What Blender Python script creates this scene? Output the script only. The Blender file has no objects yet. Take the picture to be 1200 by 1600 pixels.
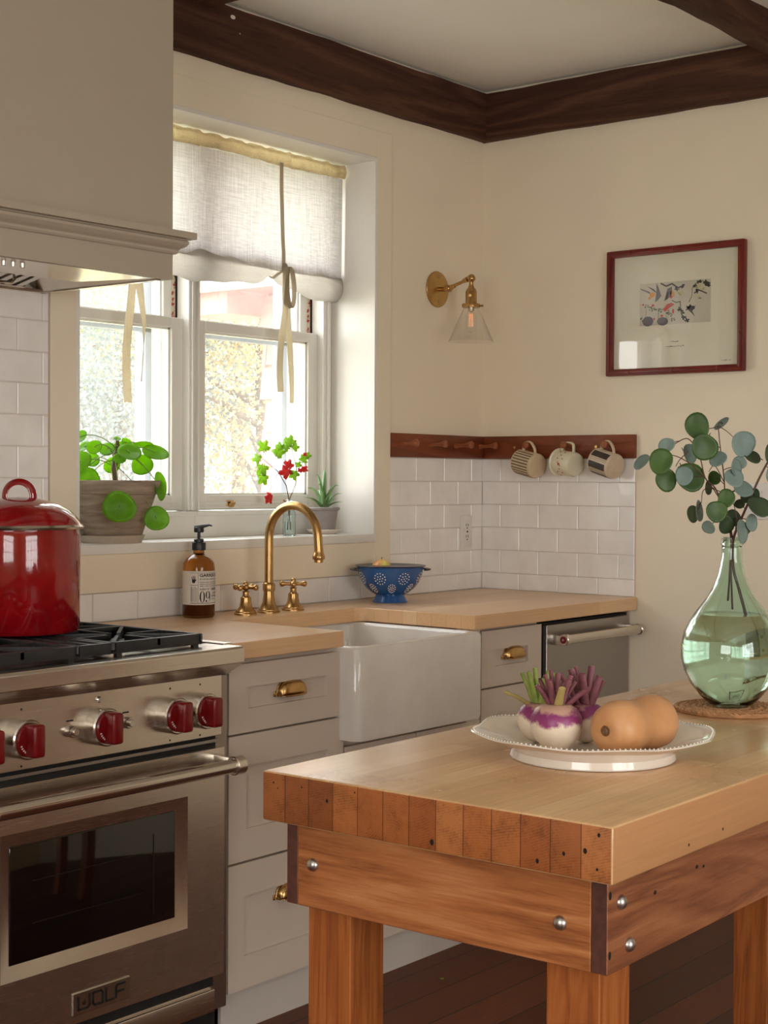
import bpy, bmesh, math, random
from mathutils import Vector, Matrix
random.seed(7)
PI = math.pi
SC = bpy.context.scene
COL = SC.collection
WM = {}                                   # world matrix of every thing / part

# ------------------------------------------------------------------ helpers
def lin(r, g, b):
    f = lambda c: (c/255/12.92) if c/255 <= .04045 else ((c/255+.055)/1.055)**2.4
    return (f(r), f(g), f(b), 1)

class B:
    """collects shapes in one bmesh"""
    def __init__(s): s.bm = bmesh.new()
    def _start(s): s.n0 = len(s.bm.verts)
    def box(s, x0, x1, y0, y1, z0, z1, bev=0, M=None, seg=2):
        r = bmesh.ops.create_cube(s.bm, size=1)
        vs = r['verts']
        for v in vs:
            v.co = Vector(((x0+x1)/2+v.co.x*(x1-x0), (y0+y1)/2+v.co.y*(y1-y0), (z0+z1)/2+v.co.z*(z1-z0)))
        if bev:
            es = list({e for v in vs for e in v.link_edges})
            fs0 = set(s.bm.faces)
            r = bmesh.ops.bevel(s.bm, geom=es, offset=bev, segments=seg, affect='EDGES', profile=.5)
            vs = list({v for f in r['faces'] for v in f.verts} | {v for v in vs if v.is_valid})
        if M is not None:
            for v in vs: v.co = M @ v.co
        return s
    def lathe(s, prof, seg=32, M=None, cap0=True, cap1=True, ang=2*PI, fn=None):
        full = abs(ang-2*PI) < 1e-6
        n = seg if full else seg+1
        rings = []
        for (r, z) in prof:
            if r < 1e-6:
                p = Vector((0, 0, z)); rings.append([s.bm.verts.new(M @ p if M else p)])
            else:
                ring = []
                for i in range(n):
                    a = ang*i/seg
                    p = Vector((r*math.cos(a), r*math.sin(a), z))
                    if fn: p = fn(p, a)
                    ring.append(s.bm.verts.new(M @ p if M else p))
                rings.append(ring)
        for k in range(len(rings)-1):
            a, b = rings[k], rings[k+1]
            for i in range(n if full else n-1):
                j = (i+1) % n
                try:
                    if len(a) == 1 and len(b) > 1: s.bm.faces.new((a[0], b[j], b[i]))
                    elif len(b) == 1 and len(a) > 1: s.bm.faces.new((a[i], a[j], b[0]))
                    elif len(a) > 1: s.bm.faces.new((a[i], a[j], b[j], b[i]))
                except ValueError: pass
        if full:
            if cap0 and len(rings[0]) > 1: s.bm.faces.new(rings[0][::-1])
            if cap1 and len(rings[-1]) > 1: s.bm.faces.new(rings[-1])
        return s
    def cyl(s, p0, p1, r0, r1=None, seg=20, bev=0):
        p0, p1 = Vector(p0), Vector(p1); d = p1-p0
        M = Matrix.Translation(p0) @ d.to_track_quat('Z', 'Y').to_matrix().to_4x4()
        r1 = r0 if r1 is None else r1; L = d.length
        if bev: s.lathe([(r0-bev, 0), (r0, bev), (r1, L-bev), (r1-bev, L)], seg, M)
        else: s.lathe([(r0, 0), (r1, L)], seg, M)
        return s
    def ball(s, c, r, seg=20, rings=12, sc=(1, 1, 1), R=None):
        M = Matrix.Translation(Vector(c)) @ (R.to_4x4() if R else Matrix()) @ Matrix.Diagonal((*sc, 1))
        prof = [(r*math.sin(PI*k/rings), -r*math.cos(PI*k/rings)) for k in range(rings+1)]
        prof[0] = (0, -r); prof[-1] = (0, r)
        return s.lathe(prof, seg, M)
    def tube(s, pts, rad, seg=10, sc=(1, 1), up=None, cap=True):
        pts = [Vector(p) for p in pts]; n = len(pts)
        rs = rad if isinstance(rad, (list, tuple)) else [rad]*n
        rings = []; prev = None
        for i, p in enumerate(pts):
            t = (pts[min(i+1, n-1)]-pts[max(i-1, 0)]).normalized()
            if prev is None:
                ref = Vector(up) if up else (Vector((0, 0, 1)) if abs(t.z) < .9 else Vector((1, 0, 0)))
                u = (ref-t*ref.dot(t)).normalized()
            else:
                u = (prev-t*prev.dot(t)).normalized()
            prev = u; w = t.cross(u)
            rings.append([s.bm.verts.new(p+(u*math.cos(2*PI*k/seg)*sc[0]+w*math.sin(2*PI*k/seg)*sc[1])*rs[i]) for k in range(seg)])
        for a, b in zip(rings, rings[1:]):
            for k in range(seg):
                s.bm.faces.new((a[k], a[(k+1) % seg], b[(k+1) % seg], b[k]))
        if cap:
            s.bm.faces.new(rings[0][::-1]); s.bm.faces.new(rings[-1])
        return s
    def prism(s, poly, axis, a0, a1):
        """poly of 2-D points extruded along axis ('x': (y,z), 'y': (x,z), 'z': (x,y))"""
        mk = {'x': lambda p, a: (a, p[0], p[1]), 'y': lambda p, a: (p[0], a, p[1]), 'z': lambda p, a: (p[0], p[1], a)}[axis]
        A = [s.bm.verts.new(mk(p, a0)) for p in poly]; C = [s.bm.verts.new(mk(p, a1)) for p in poly]
        n = len(poly)
        s.bm.faces.new(A[::-1]); s.bm.faces.new(C)
        for i in range(n): s.bm.faces.new((A[i], A[(i+1) % n], C[(i+1) % n], C[i]))
        return s
    def ribbon(s, pts, side, w, th=.0012):
        """flat tape along pts, width w along vector side(s), a real thickness"""
        pts = [Vector(p) for p in pts]; n = len(pts)
        rows = []
        for i, p in enumerate(pts):
            sd = Vector(side[i] if isinstance(side, list) else side).normalized()
            t = (pts[min(i+1, n-1)]-pts[max(i-1, 0)]).normalized()
            nn = sd.cross(t).normalized()*th/2
            rows.append([s.bm.verts.new(q) for q in (p-sd*w/2-nn, p+sd*w/2-nn, p+sd*w/2+nn, p-sd*w/2+nn)])
        for a, b in zip(rows, rows[1:]):
            for k in range(4): s.bm.faces.new((a[k], a[(k+1) % 4], b[(k+1) % 4], b[k]))
        s.bm.faces.new(rows[0][::-1]); s.bm.faces.new(rows[-1])
        return s
    def grid(s, nu, nv, fn):
        V = [[s.bm.verts.new(fn(i/nu, j/nv)) for j in range(nv+1)] for i in range(nu+1)]
        for i in range(nu):
            for j in range(nv):
                s.bm.faces.new((V[i][j], V[i+1][j], V[i+1][j+1], V[i][j+1]))
        return s

def obj(name, b, mats, parent=None, local=False, ang=35, smooth=True, bev=0, solid=0, sub=0):
    bm = b.bm if isinstance(b, B) else b
    bmesh.ops.recalc_face_normals(bm, faces=bm.faces[:])
    me = bpy.data.meshes.new(name)
    if parent is not None and not local: bm.transform(WM[parent.name].inverted())
    bm.to_mesh(me); bm.free()
    for m in (mats if isinstance(mats, (list, tuple)) else [mats]): me.materials.append(m)
    if smooth:
        me.polygons.foreach_set('use_smooth', [True]*len(me.polygons))
        if ang < 179: me.set_sharp_from_angle(angle=math.radians(ang))
    o = bpy.data.objects.new(name, me); COL.objects.link(o)
    if parent is not None: o.parent = parent; WM[o.name] = WM[parent.name].copy()
    else: WM[o.name] = Matrix()
    if solid:
        m = o.modifiers.new('s', 'SOLIDIFY'); m.thickness = solid; m.offset = 0
    if bev:
        m = o.modifiers.new('b', 'BEVEL'); m.width = bev; m.segments = 2; m.limit_method = 'ANGLE'; m.angle_limit = math.radians(40)
    if sub:
        m = o.modifiers.new('u', 'SUBSURF'); m.levels = sub; m.render_levels = sub
    return o

def tag(o, label, cat=None, group=None, kind=None):
    if label: o['label'] = label
    if cat: o['category'] = cat
    if group: o['group'] = group
    if kind: o['kind'] = kind
    return o
def thing(name, label, cat, loc=(0, 0, 0), rz=0, group=None, kind=None):
    o = bpy.data.objects.new(name, None); COL.objects.link(o)
    o.empty_display_size = .05; o.location = loc; o.rotation_euler = (0, 0, rz)
    WM[o.name] = Matrix.Translation(Vector(loc)) @ Matrix.Rotation(rz, 4, 'Z')
    return tag(o, label, cat, group, kind)
def copy_thing(o, M, label):
    """copy of a thing with parts and sub-parts (shared meshes)"""
    def rec(src, par):
        c = src.copy(); COL.objects.link(c)
        if par is not None: c.parent = par
        for ch in src.children: rec(ch, c)
        return c
    c = rec(o, None); c.matrix_world = M; c['label'] = label
    return c

# ------------------------------------------------------------------ materials
class NT:
    def __init__(s, name):
        s.m = bpy.data.materials.new(name); s.m.use_nodes = True
        s.t = s.m.node_tree; s.t.nodes.clear()
        s.out = s.n('ShaderNodeOutputMaterial')
    def n(s, ty, **kw):
        nd = s.t.nodes.new(ty)
        for k, v in kw.items():
            if k.startswith('i_'):
                key = k[2:]; key = int(key) if key.isdigit() else key.replace('_', ' ')
                s.set(nd, key, v)
            else: setattr(nd, k, v)
        return nd
    def set(s, nd, key, v):
        if hasattr(v, 'is_output') or isinstance(v, bpy.types.NodeSocket): s.t.links.new(v, nd.inputs[key])
        else: nd.inputs[key].default_value = v
    def math(s, op, a, b=None, c=None):
        nd = s.n('ShaderNodeMath', operation=op); s.set(nd, 0, a)
        if b is not None: s.set(nd, 1, b)
        if c is not None: s.set(nd, 2, c)
        return nd.outputs[0]
    def coord(s, kind='Object', scale=(1, 1, 1), rot=(0, 0, 0)):
        tc = s.n('ShaderNodeTexCoord'); mp = s.n('ShaderNodeMapping')
        s.t.links.new(tc.outputs[kind], mp.inputs['Vector'])
        mp.inputs['Scale'].default_value = scale; mp.inputs['Rotation'].default_value = rot
        return mp.outputs[0]
    def noise(s, vec, scale=5, detail=4, rough=.55, dist=0):
        nd = s.n('ShaderNodeTexNoise'); s.t.links.new(vec, nd.inputs['Vector'])
        nd.inputs['Scale'].default_value = scale; nd.inputs['Detail'].default_value = detail
        nd.inputs['Roughness'].default_value = rough; nd.inputs['Distortion'].default_value = dist
        return nd.outputs[0]
    def ramp(s, fac, stops, interp='LINEAR'):
        nd = s.n('ShaderNodeValToRGB'); s.set(nd, 0, fac); cr = nd.color_ramp; cr.interpolation = interp
        while len(cr.elements) > 1: cr.elements.remove(cr.elements[-1])
        cr.elements[0].position = stops[0][0]; cr.elements[0].color = stops[0][1]
        for p, c in stops[1:]:
            e = cr.elements.new(p); e.color = c
        return nd.outputs[0]
    def mix(s, fac, a, b, blend='MIX'):
        nd = s.n('ShaderNodeMix', data_type='RGBA', blend_type=blend)
        s.set(nd, 0, fac); s.set(nd, 6, a); s.set(nd, 7, b)
        return nd.outputs[2]
    def bump(s, h, strength=.2, dist=.002):
        nd = s.n('ShaderNodeBump'); s.set(nd, 'Height', h)
        nd.inputs['Strength'].default_value = strength; nd.inputs['Distance'].default_value = dist
        return nd.outputs[0]
    def pbr(s, col, rough=.5, metal=0, normal=None, **kw):
        p = s.n('ShaderNodeBsdfPrincipled')
        s.set(p, 'Base Color', col); s.set(p, 'Roughness', rough); s.set(p, 'Metallic', metal)
        if normal is not None: s.set(p, 'Normal', normal)
        for k, v in kw.items(): s.set(p, k.replace('_', ' '), v)
        s.t.links.new(p.outputs[0], s.out.inputs[0]); s.p = p
        return s.m
g1 = (1, 1, 1, 1)
def grey(v): return (v, v, v, 1)

def paint(name, c, rough=.5, var=.05, bump=.05, sc=3):
    n = NT(name); v = n.coord()
    a = n.noise(v, sc, 5)
    lo = tuple(x*(1-var) for x in c[:3])+(1,); hi = tuple(min(1, x*(1+var*.6)) for x in c[:3])+(1,)
    col = n.ramp(a, [(.3, lo), (.7, hi)])
    h = n.noise(v, sc*30, 3)
    return n.pbr(col, rough, 0, n.bump(h, bump, .003))
def plain(name, c, rough=.4, metal=0, var=.06, sc=40, **kw):
    n = NT(name); v = n.coord(); a = n.noise(v, sc, 3)
    lo = tuple(x*(1-var) for x in c[:3])+(1,); hi = tuple(min(1, x*(1+var)) for x in c[:3])+(1,)
    return n.pbr(n.ramp(a, [(.3, lo), (.7, hi)]), rough, metal, **kw)
def brushed(name, c, rough=.3, axis=0, bump=.012):
    n = NT(name); sc = [260, 260, 260]; sc[axis] = 1.5
    v = n.coord(scale=sc); a = n.noise(v, 6, 3)
    r = n.math('MULTIPLY_ADD', a, .08, rough-.04)
    big = n.noise(n.coord(), 4, 2)
    col = n.ramp(big, [(.3, tuple(x*.92 for x in c[:3])+(1,)), (.7, c)])
    return n.pbr(col, r, 1, n.bump(a, bump, .001), Anisotropic=.5)
def timber(name, dark, mid, light, along=0, scale=1, rough=.5, bump=.25, ring=7, spec=.4, cracks=False):
    """solid wood whose grain runs along one axis"""
    n = NT(name); st = [1, 1, 1]; st[along] = .09
    v = n.coord(scale=[x*scale for x in st])
    big = n.noise(v, ring, 3, .5, 1.2)
    w = n.math('FRACT', n.math('MULTIPLY', big, 5))
    rings = n.math('ABSOLUTE', n.math('MULTIPLY_ADD', w, 2, -1))
    st2 = [x*scale*26 for x in (1, 1, 1)]; st2[along] = .9*scale
    fine = n.noise(n.coord(scale=st2), 6, 5, .65)
    st3 = [x*scale*70 for x in (1, 1, 1)]; st3[along] = 3.2*scale
    pore = n.noise(n.coord(scale=st3), 6, 3, .7)
    fine = n.math('ADD', n.math('MULTIPLY', fine, .5), n.math('MULTIPLY', pore, .5))
    f = n.math('ADD', n.math('MULTIPLY', rings, .30), n.math('MULTIPLY', fine, .70))
    col = n.ramp(f, [(.25, dark), (.5, mid), (.78, light)])
    patch = n.noise(n.coord(scale=[x*scale for x in (1.6, 1.6, 1.6)]), 1.5, 4)
    col = n.mix(n.math('MULTIPLY', patch, .55), col, dark)
    return n.pbr(col, rough, 0, n.bump(f, bump, .002), Specular_IOR_Level=spec)
def butcher(name, cols, along=0, across=1, stave=.045, seg=.42, rough=.35, seam=.55, spec=.5, wear=True):
    n = NT(name); tc = n.n('ShaderNodeTexCoord'); sp = n.n('ShaderNodeSeparateXYZ')
    n.t.links.new(tc.outputs['Object'], sp.inputs[0])
    A, C = sp.outputs[along], sp.outputs[across]
    q = n.math('DIVIDE', C, stave)
    s_ = n.math('FLOOR', q)
    wn = n.n('ShaderNodeTexWhiteNoise', noise_dimensions='1D'); n.set(wn, 'W', s_)
    k = n.math('FLOOR', n.math('ADD', n.math('DIVIDE', A, seg), n.math('MULTIPLY', wn.outputs[0], 9.3)))
    cb = n.n('ShaderNodeCombineXYZ'); n.set(cb, 0, s_); n.set(cb, 1, k)
    w2 = n.n('ShaderNodeTexWhiteNoise', noise_dimensions='2D'); n.t.links.new(cb.outputs[0], w2.inputs['Vector'])
    base = n.ramp(w2.outputs[0], [(i/(len(cols)-1), c) for i, c in enumerate(cols)])
    sc = [45, 45, 45]; sc[along] = 1.6
    fine = n.noise(n.coord(scale=sc), 4, 5, .6, .4)
    col = n.mix(n.math('MULTIPLY', n.math('SUBTRACT', fine, .3), .7), base, tuple(x*.55 for x in cols[0][:3])+(1,))
    fr = n.math('FRACT', q)
    edge = n.math('LESS_THAN', n.math('MINIMUM', fr, n.math('SUBTRACT', 1, fr)), .016)
    col = n.mix(n.math('MULTIPLY', edge, seam), col, tuple(x*.3 for x in cols[0][:3])+(1,))
    r = rough
    if wear:
        p = n.noise(n.coord(scale=(1, 1, 1)), 5, 5, .6)
        col = n.mix(n.ramp(p, [(.45, grey(0)), (.75, grey(.45))]), col, tuple(x*.62 for x in cols[0][:3])+(1,))
        r = n.math('MULTIPLY_ADD', p, .25, rough-.12)
    return n.pbr(col, r, 0, n.bump(fine, .06, .001), Specular_IOR_Level=spec)
def thin_glass(name, tint=(1, 1, 1, 1), f=.10, haze=0):
    n = NT(name)
    tr = n.n('ShaderNodeBsdfTransparent'); tr.inputs[0].default_value = tint
    gl = n.n('ShaderNodeBsdfGlossy'); gl.inputs['Roughness'].default_value = .02
    ge = n.n('ShaderNodeNewGeometry'); dt = n.n('ShaderNodeVectorMath', operation='DOT_PRODUCT')
    n.t.links.new(ge.outputs['Normal'], dt.inputs[0]); n.t.links.new(ge.outputs['Incoming'], dt.inputs[1])
    k = n.math('POWER', n.math('SUBTRACT', 1, n.math('MINIMUM', n.math('ABSOLUTE', dt.outputs['Value']), 1)), 5)
    fac = n.math('MULTIPLY_ADD', k, .9, f*.4)
    mx = n.n('ShaderNodeMixShader'); n.set(mx, 0, fac)
    base = tr.outputs[0]
    if haze:                              # added glowing veil that washes out the view like overexposure
        tl = n.n('ShaderNodeBsdfTranslucent'); tl.inputs[0].default_value = (1, .98, .96, 1)
        m2 = n.n('ShaderNodeMixShader'); n.set(m2, 0, n.math('MULTIPLY_ADD', n.noise(n.coord(), 4, 4), haze, haze*.5))
        n.t.links.new(tr.outputs[0], m2.inputs[1]); n.t.links.new(tl.outputs[0], m2.inputs[2]); base = m2.outputs[0]
    n.t.links.new(base, mx.inputs[1]); n.t.links.new(gl.outputs[0], mx.inputs[2])
    n.t.links.new(mx.outputs[0], n.out.inputs[0])
    return n.m
def glass(name, c, rough=0.0, ior=1.45, bump=.0):
    n = NT(name)
    nm = n.bump(n.noise(n.coord(), 35, 3), bump, .002) if bump else None
    return n.pbr(c, rough, 0, nm, Transmission_Weight=1.0, IOR=ior)
def leafmat(name, c, c2, trans=.45, rough=.4, sc=30, tmix=.35):
    n = NT(name); a = n.noise(n.coord(), sc, 3)
    col = n.ramp(a, [(.3, c), (.7, c2)])
    p = n.n('ShaderNodeBsdfPrincipled'); n.set(p, 'Base Color', col); n.set(p, 'Roughness', rough)
    t = n.n('ShaderNodeBsdfTranslucent'); n.set(t, 0, n.mix(tmix, col, lin(205, 230, 60)))
    mx = n.n('ShaderNodeMixShader'); mx.inputs[0].default_value = trans
    n.t.links.new(p.outputs[0], mx.inputs[1]); n.t.links.new(t.outputs[0], mx.inputs[2])
    n.t.links.new(mx.outputs[0], n.out.inputs[0])
    return n.m
def linen(name, c, trans=.5, weave=1.0):
    n = NT(name)
    a = n.noise(n.coord(scale=(1, 1, .03)), 330, 2)
    b = n.noise(n.coord(scale=(.03, 1, 1)), 330, 2)
    f = n.math('MULTIPLY', n.math('ADD', a, b), .5)
    f = n.ramp(f, [(.34, grey(.0)), (.62, grey(1))])
    col = n.mix(n.math('MULTIPLY', f, weave), tuple(x*.62 for x in c[:3])+(1,), c)
    d = n.n('ShaderNodeBsdfDiffuse'); n.set(d, 0, col); n.set(d, 'Normal', n.bump(f, .3, .0006))
    t = n.n('ShaderNodeBsdfTranslucent'); n.set(t, 0, col)
    mx = n.n('ShaderNodeMixShader'); mx.inputs[0].default_value = trans
    n.t.links.new(d.outputs[0], mx.inputs[1]); n.t.links.new(t.outputs[0], mx.inputs[2])
    n.t.links.new(mx.outputs[0], n.out.inputs[0])
    return n.m

WALLC = lin(234, 222, 200)
m_wall = paint('wall_paint', WALLC, .6, .035, .12)
m_warm = paint('warm_wall_paint', lin(228, 204, 164), .7, .03, .05)
m_ceil = paint('ceiling_paint', lin(247, 245, 238), .7, .03, .06)
m_trim = paint('trim_paint', lin(230, 227, 220), .32, .03, .03)
m_hood = paint('hood_paint', lin(172, 160, 142), .55, .03, .08)
m_sash = paint('sash_paint', lin(232, 230, 223), .3, .03, .03)
m_cab = paint('cabinet_paint', lin(204, 190, 176), .42, .03, .03)
m_kick = paint('kick_paint', lin(196, 188, 180), .5, .03, .03)
m_tile = NT('glazed_tile'); _v = m_tile.coord()
m_tile = m_tile.pbr(m_tile.ramp(m_tile.noise(_v, 7, 3), [(.3, lin(230, 226, 222)), (.7, lin(243, 240, 237))]), .14, 0, m_tile.bump(m_tile.noise(_v, 16, 2), .25, .004))
m_grout = paint('grout', lin(214, 205, 196), .8, .05, .1)
m_beam = timber('aged_beam', lin(52, 31, 23), lin(84, 52, 38), lin(116, 78, 58), 0, 1, .7, .6, 6, .25)
m_beamy = timber('aged_beam_y', lin(52, 31, 23), lin(84, 52, 38), lin(116, 78, 58), 1, 1, .7, .6, 6, .25)
m_plaster = paint('plaster_chip', lin(225, 215, 200), .8, .05, .1)
m_counter = butcher('maple_counter', [lin(214, 170, 126), lin(230, 190, 148), lin(222, 180, 136), lin(236, 200, 160)], 0, 1, .055, .9, .28, .3, .45, False)
m_block = butcher('butcher_block', [lin(202, 156, 110), lin(222, 182, 134), lin(210, 168, 120), lin(229, 192, 146)], 0, 1, .0437, .5, .24, .16, .6, True)
m_blockside = butcher('butcher_side', [lin(190, 138, 92), lin(202, 150, 104)], 0, 1, .0437, 3, .45, .1, .35, False)
def endgrain(name, cols, stave):
    n = NT(name); tc = n.n('ShaderNodeTexCoord'); sp = n.n('ShaderNodeSeparateXYZ'); n.t.links.new(tc.outputs['Object'], sp.inputs[0])
    q = n.math('DIVIDE', sp.outputs[1], stave); s_ = n.math('FLOOR', q)
    wn = n.n('ShaderNodeTexWhiteNoise', noise_dimensions='1D'); n.set(wn, 'W', s_)
    base = n.ramp(wn.outputs[0], [(i/(len(cols)-1), c) for i, c in enumerate(cols)])
    # growth rings: arcs whose centre differs from block to block
    cy = n.math('MULTIPLY_ADD', wn.outputs[0], .5, -.25); dy = n.math('SUBTRACT', n.math('MULTIPLY', n.math('SUBTRACT', n.math('FRACT', q), .5), stave), cy)
    dz = n.math('ADD', sp.outputs[2], n.math('MULTIPLY', wn.outputs[0], -1.7))
    rr = n.math('SQRT', n.math('ADD', n.math('MULTIPLY', dy, dy), n.math('MULTIPLY', dz, dz)))
    blot = n.noise(n.coord(), 26, 5, .65); tiny = n.noise(n.coord(), 240, 3, .6)
    ring = n.math('SINE', n.math('MULTIPLY_ADD', rr, 1900, n.math('MULTIPLY', blot, 9)))
    f = n.math('ADD', n.math('MULTIPLY_ADD', ring, .06, .0), n.math('ADD', n.math('MULTIPLY', blot, .9), n.math('MULTIPLY', tiny, .35)))
    col = n.mix(n.ramp(f, [(.42, grey(.62)), (.62, grey(.15)), (.8, grey(0))]), base, tuple(x*.32 for x in cols[0][:3])+(1,))
    fr = n.math('FRACT', q); edge = n.math('LESS_THAN', n.math('MINIMUM', fr, n.math('SUBTRACT', 1, fr)), .018)
    col = n.mix(n.math('MULTIPLY', edge, .7), col, tuple(x*.25 for x in cols[0][:3])+(1,))
    return n.pbr(col, .5, 0, n.bump(f, .12, .001), Specular_IOR_Level=.35)
m_blockend = endgrain('butcher_end', [lin(138, 76, 38), lin(180, 110, 58), lin(156, 88, 44), lin(192, 124, 70)], .0437)
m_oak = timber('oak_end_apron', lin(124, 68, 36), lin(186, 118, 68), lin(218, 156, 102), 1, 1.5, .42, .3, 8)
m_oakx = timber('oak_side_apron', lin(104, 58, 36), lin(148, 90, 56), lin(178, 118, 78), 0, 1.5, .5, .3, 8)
m_endgrain = plain('end_grain', lin(84, 46, 36), .6, 0, .3, 90)
m_leg = timber('oak_leg', lin(124, 64, 27), lin(172, 98, 44), lin(198, 122, 64), 2, 2.2, .45, .3, 8)
m_peg = timber('peg_rail_wood', lin(92, 42, 22), lin(128, 64, 36), lin(148, 80, 48), 0, 2, .35, .1, 6)
m_pegy = timber('peg_rail_wood_y', lin(92, 42, 22), lin(128, 64, 36), lin(148, 80, 48), 1, 2, .35, .1, 6)
m_pegknob = timber('peg_wood', lin(120, 62, 34), lin(158, 92, 56), lin(176, 110, 70), 1, 4, .35, .1, 6)
m_steel = brushed('brushed_steel', lin(224, 216, 205), .26, 0)
m_steeld = brushed('dark_steel', lin(172, 168, 164), .34, 0)
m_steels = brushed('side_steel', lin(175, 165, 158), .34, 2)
m_chrome = plain('polished_steel', lin(208, 202, 194), .2, 1, .02)
m_iron = plain('cast_iron', lin(34, 34, 36), .42, 0, .25, 60)
m_black = plain('black_enamel', lin(16, 16, 17), .25, 0, .2)
m_oven = plain('oven_glass', lin(9, 7, 7), .06, 0, .2, Coat_Weight=.5)
m_gap = plain('dark_gap', lin(20, 18, 17), .7, 0, .2)
m_rack = plain('oven_rack', lin(70, 62, 56), .5, 1, .1)
m_brass = plain('aged_brass', lin(188, 150, 98), .27, 1, .14, 25)
m_brassl = plain('satin_brass', lin(196, 160, 104), .34, 1, .08, 25)
m_redk = plain('red_knob', lin(118, 8, 14), .28, 0, .06, Coat_Weight=.15)
m_redpot = NT('red_enamel'); _v = m_redpot.coord(scale=(1, 1, 1))
m_redpot = m_redpot.pbr(m_redpot.ramp(m_redpot.noise(_v, 12, 3), [(.3, lin(122, 8, 15)), (.7, lin(150, 15, 22))]), .10, 0, m_redpot.bump(m_redpot.noise(_v, 60, 2), .10, .002), Coat_Weight=.6)
m_whitep = plain('white_porcelain', lin(230, 221, 208), .10, 0, .02, 12, Coat_Weight=.4)
m_sink = NT('fireclay'); _v = m_sink.coord()
m_sink = m_sink.pbr(m_sink.ramp(m_sink.noise(_v, 5, 3), [(.3, lin(212, 206, 198)), (.7, lin(226, 221, 214))]), .12, 0, m_sink.bump(m_sink.noise(_v, 34, 3), .22, .004), Coat_Weight=.3)
m_pane = thin_glass('window_pane', (.98, .985, .985, 1), .10, .055)
m_shade = thin_glass('clear_shade', (.985, .985, .985, 1))
m_picglass = thin_glass('picture_glass', (.99, .99, .985, 1))
m_vase = glass('green_glass', (.76, .93, .84, 1), 0, 1.45, .10)
m_water = glass('water', (.96, .99, .96, 1), 0, 1.33)
m_aqua = glass('aqua_glass', (.86, .96, .96, 1), 0, 1.4, .05)
m_amber = glass('amber_glass', (.62, .27, .05, 1), .02, 1.4, .06)
m_soap = plain('amber_liquid', lin(94, 48, 14), .2, 0, .1)
m_blackp = plain('black_plastic', lin(28, 28, 32), .38, 0, .1)
m_paper = plain('label_paper', lin(214, 206, 196), .7, 0, .03)
m_ink = plain('label_ink', lin(26, 24, 24), .7, 0, .1)
m_linen = linen('linen', lin(222, 217, 214), .45, .8)
m_roll = linen('linen_roll', lin(250, 245, 238), .86, .2)
m_hem = linen('linen_hem', lin(238, 216, 178), .72, .45)
m_tape = linen('linen_tape', lin(243, 232, 210), .70, .25)
m_terra = NT('terracotta'); _v = m_terra.coord(scale=(1, 1, 8))
m_terra = m_terra.pbr(m_terra.ramp(m_terra.noise(_v, 9, 5, .65), [(.3, lin(126, 108, 92)), (.55, lin(158, 140, 122)), (.8, lin(184, 170, 152))]), .8, 0, m_terra.bump(m_terra.noise(_v, 22, 4), .25, .002))
m_greyp = plain('grey_clay', lin(150, 142, 140), .8, 0, .08, 30)
m_saucer = plain('stone_saucer', lin(186, 172, 156), .6, 0, .10, 25)
m_soil = plain('soil', lin(48, 36, 27), .95, 0, .4, 150)
m_pilea = leafmat('pilea_leaf', lin(112, 184, 34), lin(140, 206, 58), .66, .3, 60, .5)
m_pstem = plain('pilea_stem', lin(98, 76, 44), .6, 0, .2)
m_petiole = plain('petiole', lin(122, 140, 64), .5, 0, .15)
m_aloe = leafmat('aloe_leaf', lin(112, 150, 104), lin(150, 184, 132), .35, .4, 60)
m_gleaf = leafmat('green_cut_leaf', lin(140, 190, 66), lin(176, 212, 98), .68, .45, 60)
m_rleaf = leafmat('red_cut_leaf', lin(214, 34, 44), lin(232, 70, 58), .4, .45, 60, .0)
m_twig = plain('twig_bark', lin(98, 62, 44), .7, 0, .2)
m_euc = leafmat('eucalyptus_green', lin(48, 80, 28), lin(74, 108, 40), .25, .42, 22)
m_eucb = leafmat('eucalyptus_blue', lin(108, 130, 124), lin(134, 154, 146), .15, .5, 22)
m_eucd = leafmat('eucalyptus_dark', lin(44, 62, 40), lin(70, 88, 58), .15, .5, 22)
m_estem = plain('eucalyptus_stem', lin(88, 52, 44), .6, 0, .2)
m_blue = plain('blue_enamel', lin(26, 86, 150), .14, 0, .10, 10, Coat_Weight=.4)
m_cream = plain('cream_enamel', lin(232, 228, 214), .2, 0, .03)
m_apple = NT('apple_skin'); _v = m_apple.coord()
m_apple = m_apple.pbr(m_apple.ramp(m_apple.noise(_v, 14, 3), [(.4, lin(228, 214, 120)), (.62, lin(214, 96, 62))]), .3)
m_greenfruit = plain('green_fruit', lin(176, 190, 90), .35, 0, .1)
m_frame = timber('red_frame', lin(84, 24, 18), lin(120, 38, 28), lin(140, 54, 40), 1, 3, .35, .1, 6)
m_framez = timber('red_frame_z', lin(84, 24, 18), lin(120, 38, 28), lin(140, 54, 40), 2, 3, .35, .1, 6)
m_mat = plain('mat_board', lin(222, 217, 200), .8, 0, .01)
m_print = NT('print_paper'); _v = m_print.coord()
m_print = m_print.pbr(m_print.ramp(m_print.noise(_v, 8, 3), [(.3, lin(186, 180, 164)), (.7, lin(204, 198, 184))]), .8)
m_pdark = plain('print_dark', lin(52, 50, 40), .8); m_pgrey = plain('print_grey', lin(92, 86, 92), .8)
m_pred = plain('print_red', lin(196, 66, 58), .8); m_porange = plain('print_orange', lin(216, 146, 70), .8)
m_pgreen = plain('print_green', lin(96, 104, 62), .8); m_pyellow = plain('print_yellow', lin(196, 190, 110), .8)
m_switch = plain('switch_plastic', lin(226, 222, 216), .35, 0, .02)
m_mug1 = plain('mug_tan', lin(206, 184, 152), .45, 0, .06); m_mugs = plain('mug_stripe', lin(52, 42, 34), .5)
m_mug2 = plain('mug_enamel', lin(216, 210, 184), .22, 0, .03)
m_mug3 = plain('mug_stoneware', lin(200, 182, 156), .4, 0, .08)
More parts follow.
